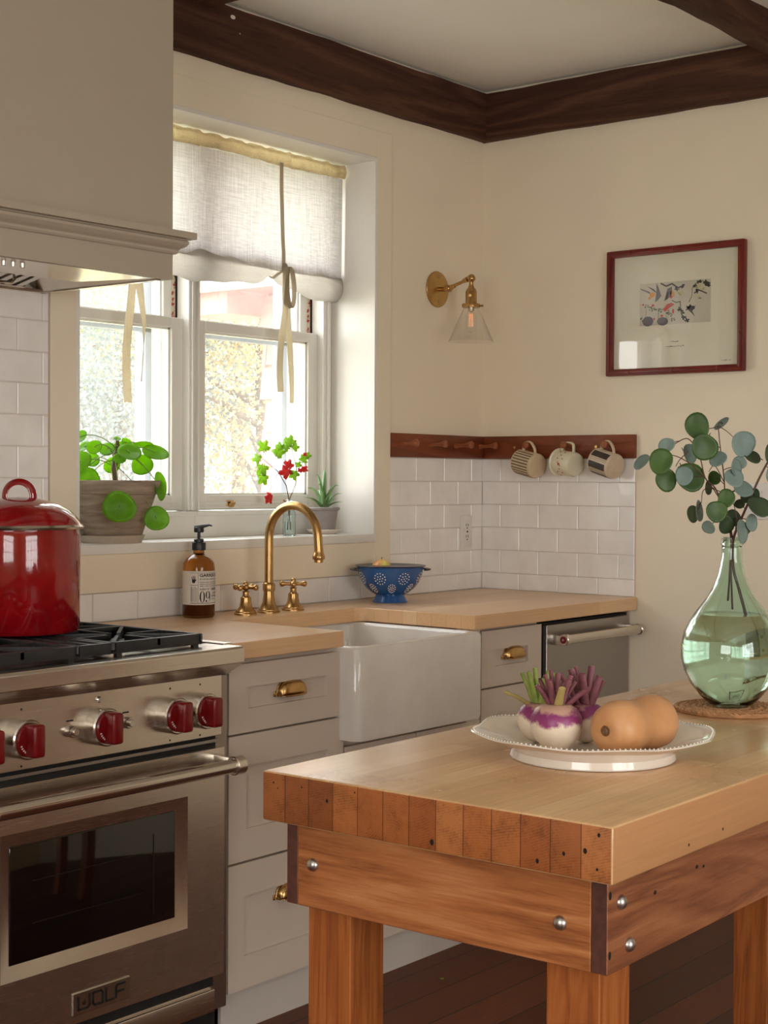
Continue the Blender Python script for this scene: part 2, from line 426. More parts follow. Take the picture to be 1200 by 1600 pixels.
m_mug3d = plain('mug_band', lin(58, 52, 46), .45, 0, .2)
m_rim = plain('dark_rim', lin(30, 34, 48), .3)
m_turnip = NT('turnip_skin'); _tc = m_turnip.n('ShaderNodeTexCoord'); _sp = m_turnip.n('ShaderNodeSeparateXYZ')
m_turnip.t.links.new(_tc.outputs['Object'], _sp.inputs[0])
_nz = m_turnip.noise(_tc.outputs['Object'], 30, 5, .6)
_z = m_turnip.math('ADD', m_turnip.math('MULTIPLY', _sp.outputs[2], 30), m_turnip.math('MULTIPLY', m_turnip.math('SUBTRACT', _nz, .5), 1.5))
m_turnip = m_turnip.pbr(m_turnip.ramp(m_turnip.math('MULTIPLY_ADD', _z, .5, 0), [(.56, lin(228, 212, 190)), (.68, lin(142, 52, 108)), (.86, lin(128, 44, 100)), (.96, lin(188, 150, 130))]), .38)
m_tstem = leafmat('turnip_stem', lin(112, 58, 72), lin(140, 84, 92), .1, .5, 60)
m_gstem = leafmat('green_stem', lin(118, 140, 52), lin(158, 170, 80), .2, .5, 60)
m_ystem = plain('cut_stem', lin(166, 148, 90), .6)
m_squash = NT('squash_skin'); _v = m_squash.coord()
m_squash = m_squash.pbr(m_squash.ramp(m_squash.noise(_v, 16, 4), [(.3, lin(192, 136, 88)), (.7, lin(212, 160, 112))]), .42)
m_scar = plain('squash_scar', lin(112, 78, 50), .8, 0, .3, 120)
m_wicker = plain('wicker', lin(188, 140, 98), .65, 0, .3, 90)
m_bolt = plain('galvanised_bolt', lin(190, 186, 182), .35, 1, .12, 90)
m_hole = plain('dark_hole', lin(24, 14, 10), .9)
m_filament = NT('filament'); m_filament = m_filament.pbr(lin(236, 170, 120), .5, 0, None, Emission_Color=lin(255, 170, 110), Emission_Strength=.06)
m_redtext = plain('mug_red_mark', lin(170, 40, 44), .5)
# floor
n = NT('floor_boards'); tc = n.n('ShaderNodeTexCoord'); sp = n.n('ShaderNodeSeparateXYZ'); n.t.links.new(tc.outputs['Object'], sp.inputs[0])
q = n.math('DIVIDE', sp.outputs[1], .135); s_ = n.math('FLOOR', q)
wn = n.n('ShaderNodeTexWhiteNoise', noise_dimensions='1D'); n.set(wn, 'W', s_)
fine = n.noise(n.coord(scale=(2, 40, 1)), 4, 5, .65, .5)
f = n.math('ADD', n.math('MULTIPLY', fine, .7), n.math('MULTIPLY', wn.outputs[0], .3))
col = n.ramp(f, [(.25, lin(48, 22, 12)), (.5, lin(92, 44, 25)), (.8, lin(126, 70, 42))])
fr = n.math('FRACT', q); edge = n.math('LESS_THAN', fr, .03)
col = n.mix(edge, col, lin(14, 8, 6))
m_floor = n.pbr(col, n.math('MULTIPLY_ADD', fine, .25, .34), 0, n.bump(n.math('SUBTRACT', fine, n.math('MULTIPLY', edge, 1.5)), .2, .002), Specular_IOR_Level=.28)
# outside
m_shingle = plain('red_shingle', lin(186, 112, 104), .8, 0, .14, 14)
m_soffit = plain('red_soffit', lin(150, 78, 74), .8, 0, .1, 14)
m_lawn = paint('lawn', lin(188, 186, 148), .9, .3, .3, 2)
m_bark = plain('bark', lin(92, 76, 62), .9, 0, .3, 12)
def foliage(name, c, c2): return leafmat(name, c, c2, .35, .8, 1.2, .0)
m_fol = [foliage('leaf_yellow', lin(150, 130, 80), lin(172, 156, 112)), foliage('leaf_green', lin(108, 120, 84), lin(134, 142, 104)),
         foliage('leaf_rust', lin(150, 120, 86), lin(166, 138, 106)), foliage('leaf_grey', lin(102, 114, 114), lin(124, 134, 132))]
m_peel = NT('peeling_paint'); _v = m_peel.coord()
m_peel = m_peel.pbr(m_peel.ramp(m_peel.noise(_v, 45, 4, .7), [(.52, lin(226, 214, 190)), (.58, lin(176, 44, 52))]), .7)
m_storm = plain('storm_frame', lin(120, 130, 146), .5, 0, .05)

# ------------------------------------------------------------------ room shell
FZ, CZ = -.06, 2.725
XN, YB = -6.4, -5.6                      # wall behind the camera (x) and wall across (y)
WX0, WX1, WZ0, WZ1 = -1.895, -.638, 1.13, 2.373
def struct(name, b, m, label=None, parent=None, **kw):
    o = obj(name, b, m, parent, **kw)
    if parent is None: tag(o, label, None, None, 'structure')
    return o
b = B(); b.box(XN-.2, .2, YB-.2, .3, FZ-.1, FZ); struct('floor', b, m_floor, 'dark red-brown wooden board floor')
b = B(); b.box(XN-.2, .2, YB-.2, .3, CZ, CZ+.1); struct('ceiling', b, m_ceil, 'off-white plaster ceiling between dark beams')
g = .012
b = B()
b.box(XN-.2, WX0-g, 0, .30, FZ, CZ); b.box(WX1+g, 0, 0, .30, FZ, CZ)
b.box(WX0-g, WX1+g, 0, .30, FZ, WZ0-.03); b.box(WX0-g, WX1+g, 0, .30, WZ1+g, CZ)
wall_left = struct('wall_left', b, m_wall, 'cream painted wall holding the sink window')
b = B(); b.box(0, .2, YB-.2, .3, FZ, CZ)
wall_right = struct('wall_right', b, m_wall, 'cream painted wall with framed print and mugs')
# walls behind the viewpoint, with unseen windows that supply fill light
def wall_with_hole(b, ax, p0, p1, a0, a1, h0, h1, z0, z1):
    def bx(u0, u1, v0, v1):
        if ax == 'x': b.box(p0, p1, u0, u1, v0, v1)
        else: b.box(u0, u1, p0, p1, v0, v1)
    bx(a0, h0, FZ, CZ); bx(h1, a1, FZ, CZ); bx(h0, h1, FZ, z0); bx(h0, h1, z1, CZ)
NW = (-4.2, -2.2, .8, 2.2)             # unseen window behind the camera, sized for fill light (y0,y1,z0,z1)
BW = (-4.9, -2.7, .45, 2.25)              # unseen opening across the room, added to raise the fill (x0,x1,z0,z1)
b = B(); wall_with_hole(b, 'x', XN-.2, XN, YB-.2, 0, NW[0], NW[1], NW[2], NW[3]); struct('wall_near', b, m_warm, 'cream painted wall behind the viewpoint')
b = B(); wall_with_hole(b, 'y', YB-.2, YB, XN, 0, BW[0], BW[1], BW[2], BW[3]); struct('wall_back', b, m_warm, 'cream painted wall across from the sink')
def fill_window(name, ax, p, u0, u1, z0, z1, nu, nz):
    e = thing(name, 'unseen white multi-pane window sized for fill light', None, (0, 0, 0), kind='structure')
    b = B()
    def bx(a, c, d, f, t=.04):
        if ax == 'x': b.box(p-t, p+t, a, c, d, f)
        else: b.box(a, c, p-t, p+t, d, f)
    bx(u0, u0+.06, z0, z1); bx(u1-.06, u1, z0, z1); bx(u0, u1, z0, z0+.06); bx(u0, u1, z1-.06, z1)
    for i in range(1, nu): bx(u0+(u1-u0)*i/nu-.02, u0+(u1-u0)*i/nu+.02, z0, z1, .02)
    for i in range(1, nz): bx(u0, u1, z0+(z1-z0)*i/nz-.015, z0+(z1-z0)*i/nz+.015, .02)
    obj('window_frame', b, m_sash, e)
    b = B()
    if ax == 'x': b.box(p-.003, p+.003, u0, u1, z0, z1)
    else: b.box(u0, u1, p-.003, p+.003, z0, z1)
    obj('pane', b, m_pane, e)
fill_window('fill_window_3', 'x', XN-.1, NW[0], NW[1], NW[2], NW[3], 4, 3)
fill_window('fill_window_4', 'y', YB-.1, BW[0], BW[1], BW[2], BW[3], 4, 4)

# tiles: real bevelled pieces in a running bond, a part of the wall they are laid on
def tile_field(b, plane, u0, u1, z0, z1, holes=(), off=0, tw=.164, th=.083, top=None, rng=random.Random(3)):
    gr = .0025; zt = top if top is not None else z1; row = 0
    while zt > z0+.005:
        zb = zt-th; u = u0-tw*((row+off) % 2)*.5-.02
        while u < u1:
            a, c = max(u, u0), min(u+tw, u1); d, e = max(zb, z0), min(zt, z1)
            if c-a > .012 and e-d > .008:
                cu, cz = (a+c)/2, (d+e)/2
                if not any(h[0] < cu < h[1] and h[2] < cz < h[3] for h in holes):
                    t = .0075
                    R = Matrix.Rotation(rng.uniform(-.006, .006), 4, 'X') @ Matrix.Rotation(rng.uniform(-.006, .006), 4, 'Z')
                    if plane == 'y':
                        M = Matrix.Translation((cu, -t/2, cz)) @ R
                        b.box(-(c-a)/2+gr/2, (c-a)/2-gr/2, -t/2, t/2, -(e-d)/2+gr/2, (e-d)/2-gr/2, .0016, M, 1)
                    else:
                        M = Matrix.Translation((-t/2, cu, cz)) @ R
                        b.box(-t/2, t/2, -(c-a)/2+gr/2, (c-a)/2-gr/2, -(e-d)/2+gr/2, (e-d)/2-gr/2, .0016, M, 1)
            u += tw
        zt -= th; row += 1
CT = .915                                # worktop level
b = B(); tile_field(b, 'y', -.549, -.009, CT, 1.389, top=1.389)
tile_field(b, 'y', -2.9, -1.997, .90, 1.81, top=1.81, off=1)
tile_field(b, 'y', -1.99, -.552, CT, .995, top=.995)
t = obj('tiling', b, m_tile, wall_left)
b = B(); tile_field(b, 'x', -.643, -.001, CT, 1.389, top=1.389, off=1); obj('tiling', b, m_tile, wall_right)
b = B(); b.box(-.549, 0, -.0045, 0, CT, 1.389); b.box(-2.9, -1.997, -.0045, 0, .9, 1.81); b.box(-1.99, -.552, -.0045, 0, CT, .995); obj('grout_bed', b, m_grout, wall_left)
b = B(); b.box(-.0045, 0, -.643, 0, CT, 1.389); obj('grout_bed', b, m_grout, wall_right)

# window casing and reveal lining
b = B(); e = .011
b.box(WX1+g, -.551, -e, 0, .996, 2.475); b.box(-1.994, WX0-g, -e, 0, .996, 2.475)
b.box(WX0-g, WX1+g, -e, 0, WZ1+g, 2.475); b.box(WX0-g, WX1+g, -e, 0, .996, WZ0-.028)
struct('trim_1', b, m_wall, 'flat painted casing boards around the sink window', bev=.0015)
b = B()
b.box(WX0-g, WX0, -e, .30, WZ0-.028, WZ1+g); b.box(WX1, WX1+g, -e, .30, WZ0-.028, WZ1+g)
b.box(WX0, WX1, -e, .30, WZ1, WZ1+g)
struct('trim_2', b, m_trim, 'glossy white boards lining the deep window reveal', bev=.001)
b = B(); b.box(WX0, WX1, -e-.004, .30, WZ0-.028, WZ0, .003); struct('trim_3', b, m_trim, 'white window sill board under the plants')

# ------------------------------------------------------------------ sash windows
SZ0, SZM, SZT = 1.213, 1.79, 2.373
def sash(b, x0, x1, y0, y1, z0, z1, st, rb, rt):
    b.box(x0, x0+st, y0, y1, z0, z1, .002, None, 1); b.box(x1-st, x1, y0, y1, z0, z1, .002, None, 1)
    b.box(x0+st, x1-st, y0, y1, z0, z0+rb, .002, None, 1); b.box(x0+st, x1-st, y0, y1, z1-rt, z1, .002, None, 1)
    # glazing bead
    i = .006
    b.box(x0+st-.001, x0+st+i, y0+.010, y1-.004, z0+rb, z1-rt); b.box(x1-st-i, x1-st+.001, y0+.010, y1-.004, z0+rb, z1-rt)
    b.box(x0+st, x1-st, y0+.010, y1-.004, z0+rb-.001, z0+rb+i); b.box(x0+st, x1-st, y0+.010, y1-.004, z1-rt-i, z1-rt+.001)
def window(name, x0, x1, jl, jr, label):
    """x0..x1 sash opening, jl / jr outer limits of the frame"""
    e = thing(name, label, None, ((x0+x1)/2, .2, SZ0), kind='structure')
    b = B()
    for (a, c) in ((jl, x0), (x1, jr)):
        b.box(a, c, .188, .299, WZ0, SZT)
    for (xe, sg) in ((x0, -1), (x1, 1)):                      # stop mouldings in front of the sash edge
        w = abs((jl if sg < 0 else jr)-xe)
        for k, (o0, o1, yy) in enumerate(((0.002, .35, .176), (.35, .62, .168), (.62, .98, .180))):
            a, c = sorted((xe+sg*w*o0, xe+sg*w*o1)); b.box(a, c, yy, .19, SZ0, SZT, .0015, None, 1)
    obj('window_frame', b, m_sash, e)
    b = B(); b.box(jl, jr, .172, .299, WZ0, SZ0-.012, .002); b.box(jl, jr, .162, .299, SZ0-.016, SZ0-.002, .003)
    obj('sub_sill', b, m_sash, e)
    lo = B(); sash(lo, x0, x1, .202, .236, SZ0, 1.806, .047, .047, .032)
    lo.box(x0+.02, x1-.02, .197, .203, SZ0+.004, SZ0+.012, .001); lo.box(x0+.02, x1-.02, .198, .203, SZ0+.020, SZ0+.026, .001)
    lo = obj('lower_sash', lo, m_sash, e)
    b = B(); b.box(x0+.045, x1-.045, .220, .223, SZ0+.045, 1.776); obj('pane', b, m_pane, lo)
    up = B(); sash(up, x0, x1, .240, .272, 1.776, SZT, .047, .032, .045); up = obj('upper_sash', up, m_sash, e)
    b = B(); b.box(x0+.045, x1-.045, .255, .258, 1.806, SZT-.04); obj('pane', b, m_pane, up)
    b = B(); b.box(x1-.014, x1-.001, .2365, .2395, 1.806, SZT); obj('parting_strip', b, m_peel, e)
    b = B(); b.box(x1-.0005, x1+.002, .228, .2365, 1.806, SZT); obj('sash_gap', b, m_gap, e)
    for px in (.27, .73):                                     # brass finger lifts on the bottom rail
        xx = x0+(x1-x0)*px
        b = B(); b.box(xx-.016, xx+.016, .198, .203, SZ0+.004, SZ0+.030, .002)
        b.prism([(.200, SZ0+.014), (.186, SZ0+.026), (.183, SZ0+.022), (.194, SZ0+.008)], 'x', xx-.010, xx+.010)
        tag(obj('sash_lift', b, m_brassl, lo, bev=.001), 'brass finger lift')
    b = B()                                                   # outer storm frame
    b.box(x0-.01, x0+.035, .34, .37, SZ0-.02, SZT); b.box(x1-.030, x1+.01, .34, .37, SZ0-.02, SZT); b.box(x0, x1, .34, .37, SZ0-.05, SZ0+.02)
    b.box(x0, x1, .34, .37, 1.77, 1.80)
    obj('storm_frame', b, m_storm, e)
    b = B(); b.box(x0-.05, x0-.01, .30, .42, SZ0-.1, SZT+.1); b.box(x1+.01, x1+.05, .30, .42, SZ0-.1, SZT+.1); b.box(x0-.05, x1+.05, .30, .42, SZ0-.1, SZ0-.05)
    b.box(x1-.006, x1+.008, .30, .34, SZ0-.05, SZT)
    obj('outer_casing', b, m_sash, e)
window('window_1', -1.889, -1.311, WX0, -1.2865, 'left double-hung sash window behind the big leafy pot')
window('window_2', -1.262, -.684, -1.2865, WX1, 'right double-hung sash window behind the brass faucet')

# ------------------------------------------------------------------ beams
rb_ = random.Random(11)
def rough_beam(b, ax, a0, a1, p0, p1, z0, z1, amp=.004, n=60):
    """hand-hewn timber: cross-section p0..p1 x z0..z1 running along ax"""
    prof = [(p0, z0), ((p0+p1)/2, z0), (p1, z0), (p1, (z0+z1)/2), (p1, z1), (p0, z1), (p0, (z0+z1)/2)]
    rings = []
    ph = [rb_.uniform(0, 6) for _ in range(8)]
    for i in range(n+1):
        a = a0+(a1-a0)*i/n; ring = []
        for k, (p, z) in enumerate(prof):
            w = amp*(math.sin(a*9+ph[k])+.6*math.sin(a*23+ph[(k+3) % 8])+rb_.uniform(-.4, .4))
            q = (p+w*.6, z+w)
            ring.append(b.bm.verts.new((a, q[0], q[1]) if ax == 'x' else (q[0], a, q[1])))
        rings.append(ring)
    m = len(prof)
    for r0, r1 in zip(rings, rings[1:]):
        for k in range(m): b.bm.faces.new((r0[k], r0[(k+1) % m], r1[(k+1) % m], r1[k]))
    b.bm.faces.new(rings[0][::-1]); b.bm.faces.new(rings[-1])
    return b
b = rough_beam(B(), 'x', -6.3, -.02, -.026, .02, 2.541, 2.712, .0016, 120); trim_l = struct('trim_4', b, m_beam, 'dark aged timber beam above the sink window')
b = rough_beam(B(), 'y', -5.5, -.0, -.026, .02, 2.541, 2.712, .0016, 120); struct('trim_5', b, m_beamy, 'dark aged timber beam along the wall with the print')
b = rough_beam(B(), 'x', -6.3, -.0, -1.245, -1.188, 2.628, 2.76, .005, 140); struct('trim_6', b, m_beam, 'dark hewn ceiling beam at the upper right corner')
b = rough_beam(B(), 'y', -5.5, -.0, -1.62, -1.415, 2.69, 2.76, .003, 100); struct('trim_7', b, m_beamy, 'grey-brown ceiling beam meeting the beam over the window')
b = B(); b.ball((-1.330, -.027, 2.682), .008, 10, 6, (1.3, .35, .8)); b.ball((-1.30, -.027, 2.64), .002, 8, 5, (1, .4, 1)); obj('plaster_chip', b, m_plaster, trim_l)

# ------------------------------------------------------------------ range hood
hd = thing('range_hood', 'beige painted range hood with moulded mantel above the stove', 'range hood', (-2.385, -.25, 1.8))
HX0, HX1 = -2.78, -2.003
b = B(); b.box(HX0+.02, -1.985, -.47, -.001, 1.915, CZ-.002); obj('chimney', b, m_hood, hd, bev=.002)
b = B()
b.box(HX0, HX1, -.488, -.470, 1.80, 1.868); b.box(HX1-.018, HX1, -.47, -.005, 1.80, 1.868); b.box(HX0, HX0+.018, -.47, -.005, 1.80, 1.868)
b.box(HX0, HX1, -.488, -.005, 1.868, 1.875)
prof = [(0, 1.862), (.006, 1.862), (.010, 1.867), (.010, 1.872), (.014, 1.876), (.022, 1.880), (.028, 1.887), (.029, 1.893), (.024, 1.897), (.024, 1.899), (.042, 1.899), (.042, 1.915), (0, 1.915)]
yf, xr, xl = -.488, HX1, HX0
rings = []
for (d, z) in prof:
    rings.append([b.bm.verts.new(p) for p in ((xl-d, -.004, z), (xl-d, yf-d, z), (xr+d, yf-d, z), (xr+d, -.004, z))])
for r0, r1 in zip(rings, rings[1:]):
    for k in range(3): b.bm.faces.new((r0[k], r0[k+1], r1[k+1], r1[k]))
b.bm.faces.new(rings[-1])
obj('mantel', b, m_hood, hd, ang=25)
ins = B()
ins.box(HX0+.018, HX1-.018, -.030, -.006, 1.797, 1.806)
ins.box(HX1-.034, HX1-.018, -.465, -.02, 1.797, 1.803); ins.box(HX0+.018, HX0+.036, -.46, -.02, 1.797, 1.806)
ins.prism([(HX0+.02, -.466), (-2.045, -.466), (-2.115, -.255), (HX0+.02, -.255)], 'z', 1.801, 1.806)
ins.prism([(-2.115, 1.850), (-2.115, 1.856), (-2.030, 1.803), (-2.034, 1.799)], 'y', -.465, -.02)
ins.box(HX0+.018, HX1-.018, -.46, -.02, 1.862, 1.866)
ins = obj('steel_insert', ins, m_steel, hd)
for k in range(4):
    x = -2.482+k*.026
    b = B(); b.cyl((x, -.42, 1.802), (x, -.42, 1.790), .0065, .0055, 14, .001); obj('button', b, m_chrome, ins)
for i in range(2):
    x0 = HX0+.04+i*.325; b = B()
    SL = Matrix.Translation((0, -.25, 1.850)) @ Matrix.Rotation(-.20, 4, 'X')
    for k in range(9): b.box(x0+k*.035, x0+k*.035+.020, 0, .22, -.003, .003, 0, SL)
    b.box(x0-.006, x0+.31, 0, .012, -.004, .006, 0, SL); b.box(x0-.006, x0+.31, .208, .22, -.004, .006, 0, SL)
    f = obj('baffle_filter', b, m_chrome, hd)
    b = B(); c = x0+.12+(.06 if i else 0)
    P = [SL @ Vector(p) for p in ((c-.035, .13, 0), (c-.035, .13, -.018), (c-.025, .13, -.026), (c+.025, .13, -.026), (c+.035, .13, -.018), (c+.035, .13, 0))]
    b.tube(P, .004, 10)
    obj('filter_handle', b, m_chrome, f)

# ------------------------------------------------------------------ range
RX0, RX1, RC = -2.765, -2.003, -2.385
rg = thing('range', 'stainless gas range with red knobs under the hood', 'stove', (RC, -.33, FZ))
b = B(); b.box(RX0, -1.962, -.640, -.012, FZ+.09, .880); b.box(RX0, -1.962, -.63, -.012, .88, .905)
obj('body', b, m_steels, rg, bev=.002)
b = B(); b.box(RX0-.0, -1.962, -.60, -.06, FZ, FZ+.09); obj('plinth', b, m_gap, rg)
b = B()
b.prism([(-.655, .915), (-.712, .915), (-.718, .909), (-.718, .877), (-.660, .842), (-.645, .842), (-.645, .905)], 'x', RX0, -1.983)
b.box(RX0, -1.965, -.66, -.600, .845, .915); b.box(RX0, RX0+.03, -.66, -.012, .90, .918); b.box(-1.995, -1.965, -.66, -.012, .90, .918); b.box(RX0, -1.965, -.06, -.012, .90, .93)
obj('bullnose', b, m_steel, rg, bev=.0015)
b = B(); b.box(RX0+.03, -1.995, -.645, -.06, .896, .905); obj('cooktop', b, m_black, rg)
for i, cx in enumerate((-2.575, -2.385, -2.195)):
    for cy in (-.49, -.21):
        b = B(); b.lathe([(.052, .905), (.052, .914), (.040, .922), (.040, .930), (0, .932)], 28, Matrix.Translation((cx, cy, 0)))
        obj('burner', b, m_iron, rg)
def grate(x0, x1):
    b = B(); y0, y1, t = -.652, -.085, .009
    z0, z1 = .924, .947
    b.box(x0, x1, y0, y0+.014, .921, z1, .002); b.box(x0, x1, y1-.012, y1, z0, z1, .002)
    b.box(x0, x0+.011, y0, y1, z0, z1, .002); b.box(x1-.011, x1, y0, y1, z0, z1, .002)
    ym = (y0+y1)/2; b.box(x0, x1, ym-.006, ym+.006, z0+.004, z1, .002)
    for (a, c) in ((y0, ym), (ym, y1)):
        cx, cy = (x0+x1)/2, (a+c)/2
        for (px, py) in ((x0, a), (x1, a), (x0, c), (x1, c), (cx, a), (cx, c), (x0, cy), (x1, cy)):
            d = Vector((cx-px, cy-py, 0)); L = d.length; d.normalize()
            p = Vector((px, py, 0)); e = p+d*(L-.028)
            w = Vector((-d.y, d.x, 0))*.0045
            vs = [Vector((*(p+w)[:2], z1-.001)), Vector((*(p-w)[:2], z1-.001)), Vector((*(e-w)[:2], z1-.001)), Vector((*(e+w)[:2], z1-.001))]
            lo = [v-Vector((0, 0, .016)) for v in vs]; V = [b.bm.verts.new(v) for v in vs]; Lw = [b.bm.verts.new(v) for v in lo]
            b.bm.faces.new(V); b.bm.faces.new(Lw[::-1])
            for k in range(4): b.bm.faces.new((V[k], Lw[k], Lw[(k+1) % 4], V[(k+1) % 4]))
    for (px, py) in ((x0+.02, y0+.006), (x1-.02, y0+.006), (x0+.02, y1-.006), (x1-.02, y1-.006)):
        b.box(px-.008, px+.008, py-.005, py+.005, .904, z0+.005)
    return obj('grate', b, m_iron, rg)
grate(-2.735, -2.432); grate(-2.335, -2.058)
b = B(); b.box(-2.429, -2.338, -.652, -.638, .921, .947, .002); b.box(-2.429, -2.338, -.10, -.085, .924, .947, .002)
for x in (-2.427, -2.388, -2.349): b.box(x, x+.010, -.648, -.09, .930, .946, .002)
obj('grate_bridge', b, m_iron, rg)
b = B(); b.box(RX0, RX1, -.662, -.640, .700, .845); pn = obj('control_panel', b, m_steel, rg, bev=.0015)
def frange_knob(x, z, big=1):
    M = Matrix.Translation((x, -.662, z)) @ Matrix.Rotation(PI/2, 4, 'X')
    b = B(); b.lathe([(.042*big, 0), (.042*big, .032), (.039*big, .035), (.036*big, .035), (.035*big, .022)], 36, M, True, True)
    bz = obj('bezel', b, m_chrome, rg)
    b = B(); b.lathe([(.035*big, .020), (.035*big, .035), (.032*big, .039), (0, .040)], 32, M)
    # grip blade
    c = .033*big; pr = []
    for k in range(13):
        a = -PI/2+PI*k/12; pr.append((.013*big*math.cos(a)*.0+.0, 0))
    b.box(-.0155*big, .0155*big, -.0345*big, .0345*big, .032, .069, .007, M @ Matrix.Rotation(0, 4, 'Z'), 3)
    obj('knob', b, m_redk, bz)
    b = B()
    for k in range(7):
        a = PI*.62+k*.2
        b.box(-.0012, .0012, -.002, .002, .0385, .0402, 0, M @ Matrix.Rotation(a, 4, 'Z') @ Matrix.Translation((0, .028*big, 0)))
    obj('dial_mark', b, m_switch, bz)
for x in (-2.700, -2.598, -2.385, -2.175, -2.079): frange_knob(x, .768)
for x in (-2.465, -2.306):
    b = B(); M = Matrix.Translation((x, -.662, .766)) @ Matrix.Rotation(PI/2, 4, 'X')
    b.lathe([(.013, 0), (.013, .012), (.011, .015), (.008, .015), (.008, .022), (.007, .023), (0, .023)], 20, M); obj('push_button', b, m_chrome, pn)
b = B(); M = Matrix.Translation((-2.385, -.662, .826)) @ Matrix.Rotation(PI/2, 4, 'X')
b.lathe([(.0075, 0), (.0075, .003), (.005, .006), (0, .006)], 16, M); obj('indicator', b, m_chrome, pn)
b = B()
for x in (-2.700, -2.598, -2.175, -2.079):
    for z in (.828, .708): b.lathe([(.0025, 0), (0, .0008)], 10, Matrix.Translation((x+.004, -.6622, z)) @ Matrix.Rotation(PI/2, 4, 'X'))
for x in (-2.465, -2.306): b.box(x-.009, x+.009, -.6628, -.662, .787, .790)
obj('panel_print', b, m_ink, pn)
# oven door
b = B(); b.box(RX0+.01, RX1-.004, -.645, -.62, .672, .700); obj('vent_gap', b, m_gap, rg)
b = B(); b.box(RX0+.005, RX1, -.652, -.646, .682, .690); obj('vent_strip', b, m_steeld, rg, bev=.001)
DZ0, DZ1 = .128, .672
gx0, gx1, gz0, gz1 = -2.655, -2.123, .262, .572     # outer edge of the glass surround
dr = B(); y = -.672
dr.box(RX0, gx0, y, -.644, DZ0, DZ1); dr.box(gx1, RX1, y, -.644, DZ0, DZ1); dr.box(gx0, gx1, y, -.644, gz1, DZ1); dr.box(gx0, gx1, y, -.644, DZ0, gz0)
i = .030
def pt(x, z, yy): return dr.bm.verts.new((x, yy, z))
O = [pt(gx0, gz0, y), pt(gx1, gz0, y), pt(gx1, gz1, y), pt(gx0, gz1, y)]
I = [pt(gx0+i, gz0+i, y+.012), pt(gx1-i, gz0+i, y+.012), pt(gx1-i, gz1-i, y+.012), pt(gx0+i, gz1-i, y+.012)]
for k in range(4): dr.bm.faces.new((O[k], O[(k+1) % 4], I[(k+1) % 4], I[k]))
door = obj('oven_door', dr, m_steel, rg)
b = B(); b.box(gx0+i-.002, gx1-i+.002, -.662, -.652, gz0+i-.002, gz1-i+.002, .006, None, 3); gl = obj('door_glass', b, m_oven, door)
b = B()
for z in (.46, .37):
    b.box(gx0+.09, gx1-.13, -.6626, -.662, z, z+.0016)
b.box(gx1-.10, gx1-.097, -.6626, -.662, .315, .50)
obj('rack_line', b, m_rack, gl)
b = B(); b.cyl((RX0+.03, -.742, .640), (-2.040, -.742, .640), .0165, None, 28); hn = obj('door_handle', b, m_chrome, door)
for x in (RX0+.02, -2.040):
    b = B(); b.cyl((x-.004 if x < -2.5 else x-.006, -.742, .640), (x+.024, -.742, .640), .0225, None, 28, .002)
    b.box(x+.001, x+.019, -.738, -.668, .622, .658, .003); obj('handle_bracket', b, m_steel, hn)
b = B(); b.box(-2.468, -2.302, -.676, -.670, .146, .197, .0025, None, 1); bd = obj('badge', b, m_chrome, door)
# WOLF badge letters from strokes
LT = B(); yb = -.6775
def stroke(pts, w=.0042):
    for (x0, z0), (x1, z1) in zip(pts, pts[1:]):
        d = Vector((x1-x0, z1-z0)); L = d.length; d.normalize(); nx = Vector((-d.y, d.x))*w/2
        e = d*w*.35
        q = [(x0-e.x+nx.x, z0-e.y+nx.y), (x0-e.x-nx.x, z0-e.y-nx.y), (x1+e.x-nx.x, z1+e.y-nx.y), (x1+e.x+nx.x, z1+e.y+nx.y)]
        LT.prism(q, 'y', yb, yb+.0025)
ox = -2.452; zb, zt = .158, .186
stroke([(ox, zt), (ox, zb), (ox+.026, zb), (ox+.031, zb+.005), (ox+.031, zt)])
LT.prism([(ox+.013, zb+.008), (ox+.018, zb+.008), (ox+.0205, zb+.013), (ox+.017, zb+.022), (ox+.0165, zb+.016), (ox+.0125, zb+.014)], 'y', yb, yb+.0025)
x = ox+.041; stroke([(x, zb+.005), (x, zt), (x+.022, zt), (x+.027, zt-.005), (x+.027, zb), (x+.005, zb), (x, zb+.005)])
x = ox+.078; stroke([(x, zt), (x, zb), (x+.022, zb)])
x = ox+.107; stroke([(x, zb), (x, zt-.004), (x+.004, zt), (x+.026, zt)]); stroke([(x, zb+.013), (x+.022, zb+.013)])
obj('lettering', LT, m_gap, bd, smooth=False)
b = B(); b.box(RX0, -2.028, -.655, -.63, FZ+.095, .098); b.box(RX0, -2.028, -.668, -.655, FZ+.10, .094, .003); obj('lower_panel', b, m_steel, rg)
b = B(); b.box(RX0, -2.018, -.650, -.64, .096, .128); obj('lower_gap', b, m_gap, rg)

# ------------------------------------------------------------------ stockpot
PX, PY, PZ = -2.335, -.318, .9475
pt_ = thing('stockpot', 'large red enamel stockpot with lid on the stove grates', 'pot', (PX, PY, PZ))
R_ = .142
b = B(); b.lathe([(0, 0), (R_-.02, 0), (R_-.006, .004), (R_, .014), (R_+.002, .23), (R_-.001, .245), (R_-.005, .245), (R_-.006, .02), (0, .012)], 72, Matrix.Translation((PX, PY, PZ)))
obj('body', b, m_redpot, pt_)
M = Matrix.Translation((PX, PY, PZ))
b = B(); b.lathe([(R_-.004, .243), (R_+.008, .246), (R_+.010, .251), (R_+.006, .256), (R_-.004, .256)], 72, M); obj('steel_rim', b, m_chrome, pt_)
b = B(); b.lathe([(R_+.004, .255), (R_+.001, .262), (R_-.008, .274), (R_-.022, .288), (R_-.045, .301), (R_-.075, .311), (.04, .318), (0, .3205)], 72, M); lid = obj('lid', b, m_redpot, pt_)
b = B(); hx = PX; dirx = Vector((.63, -.777, 0))
pts = [];
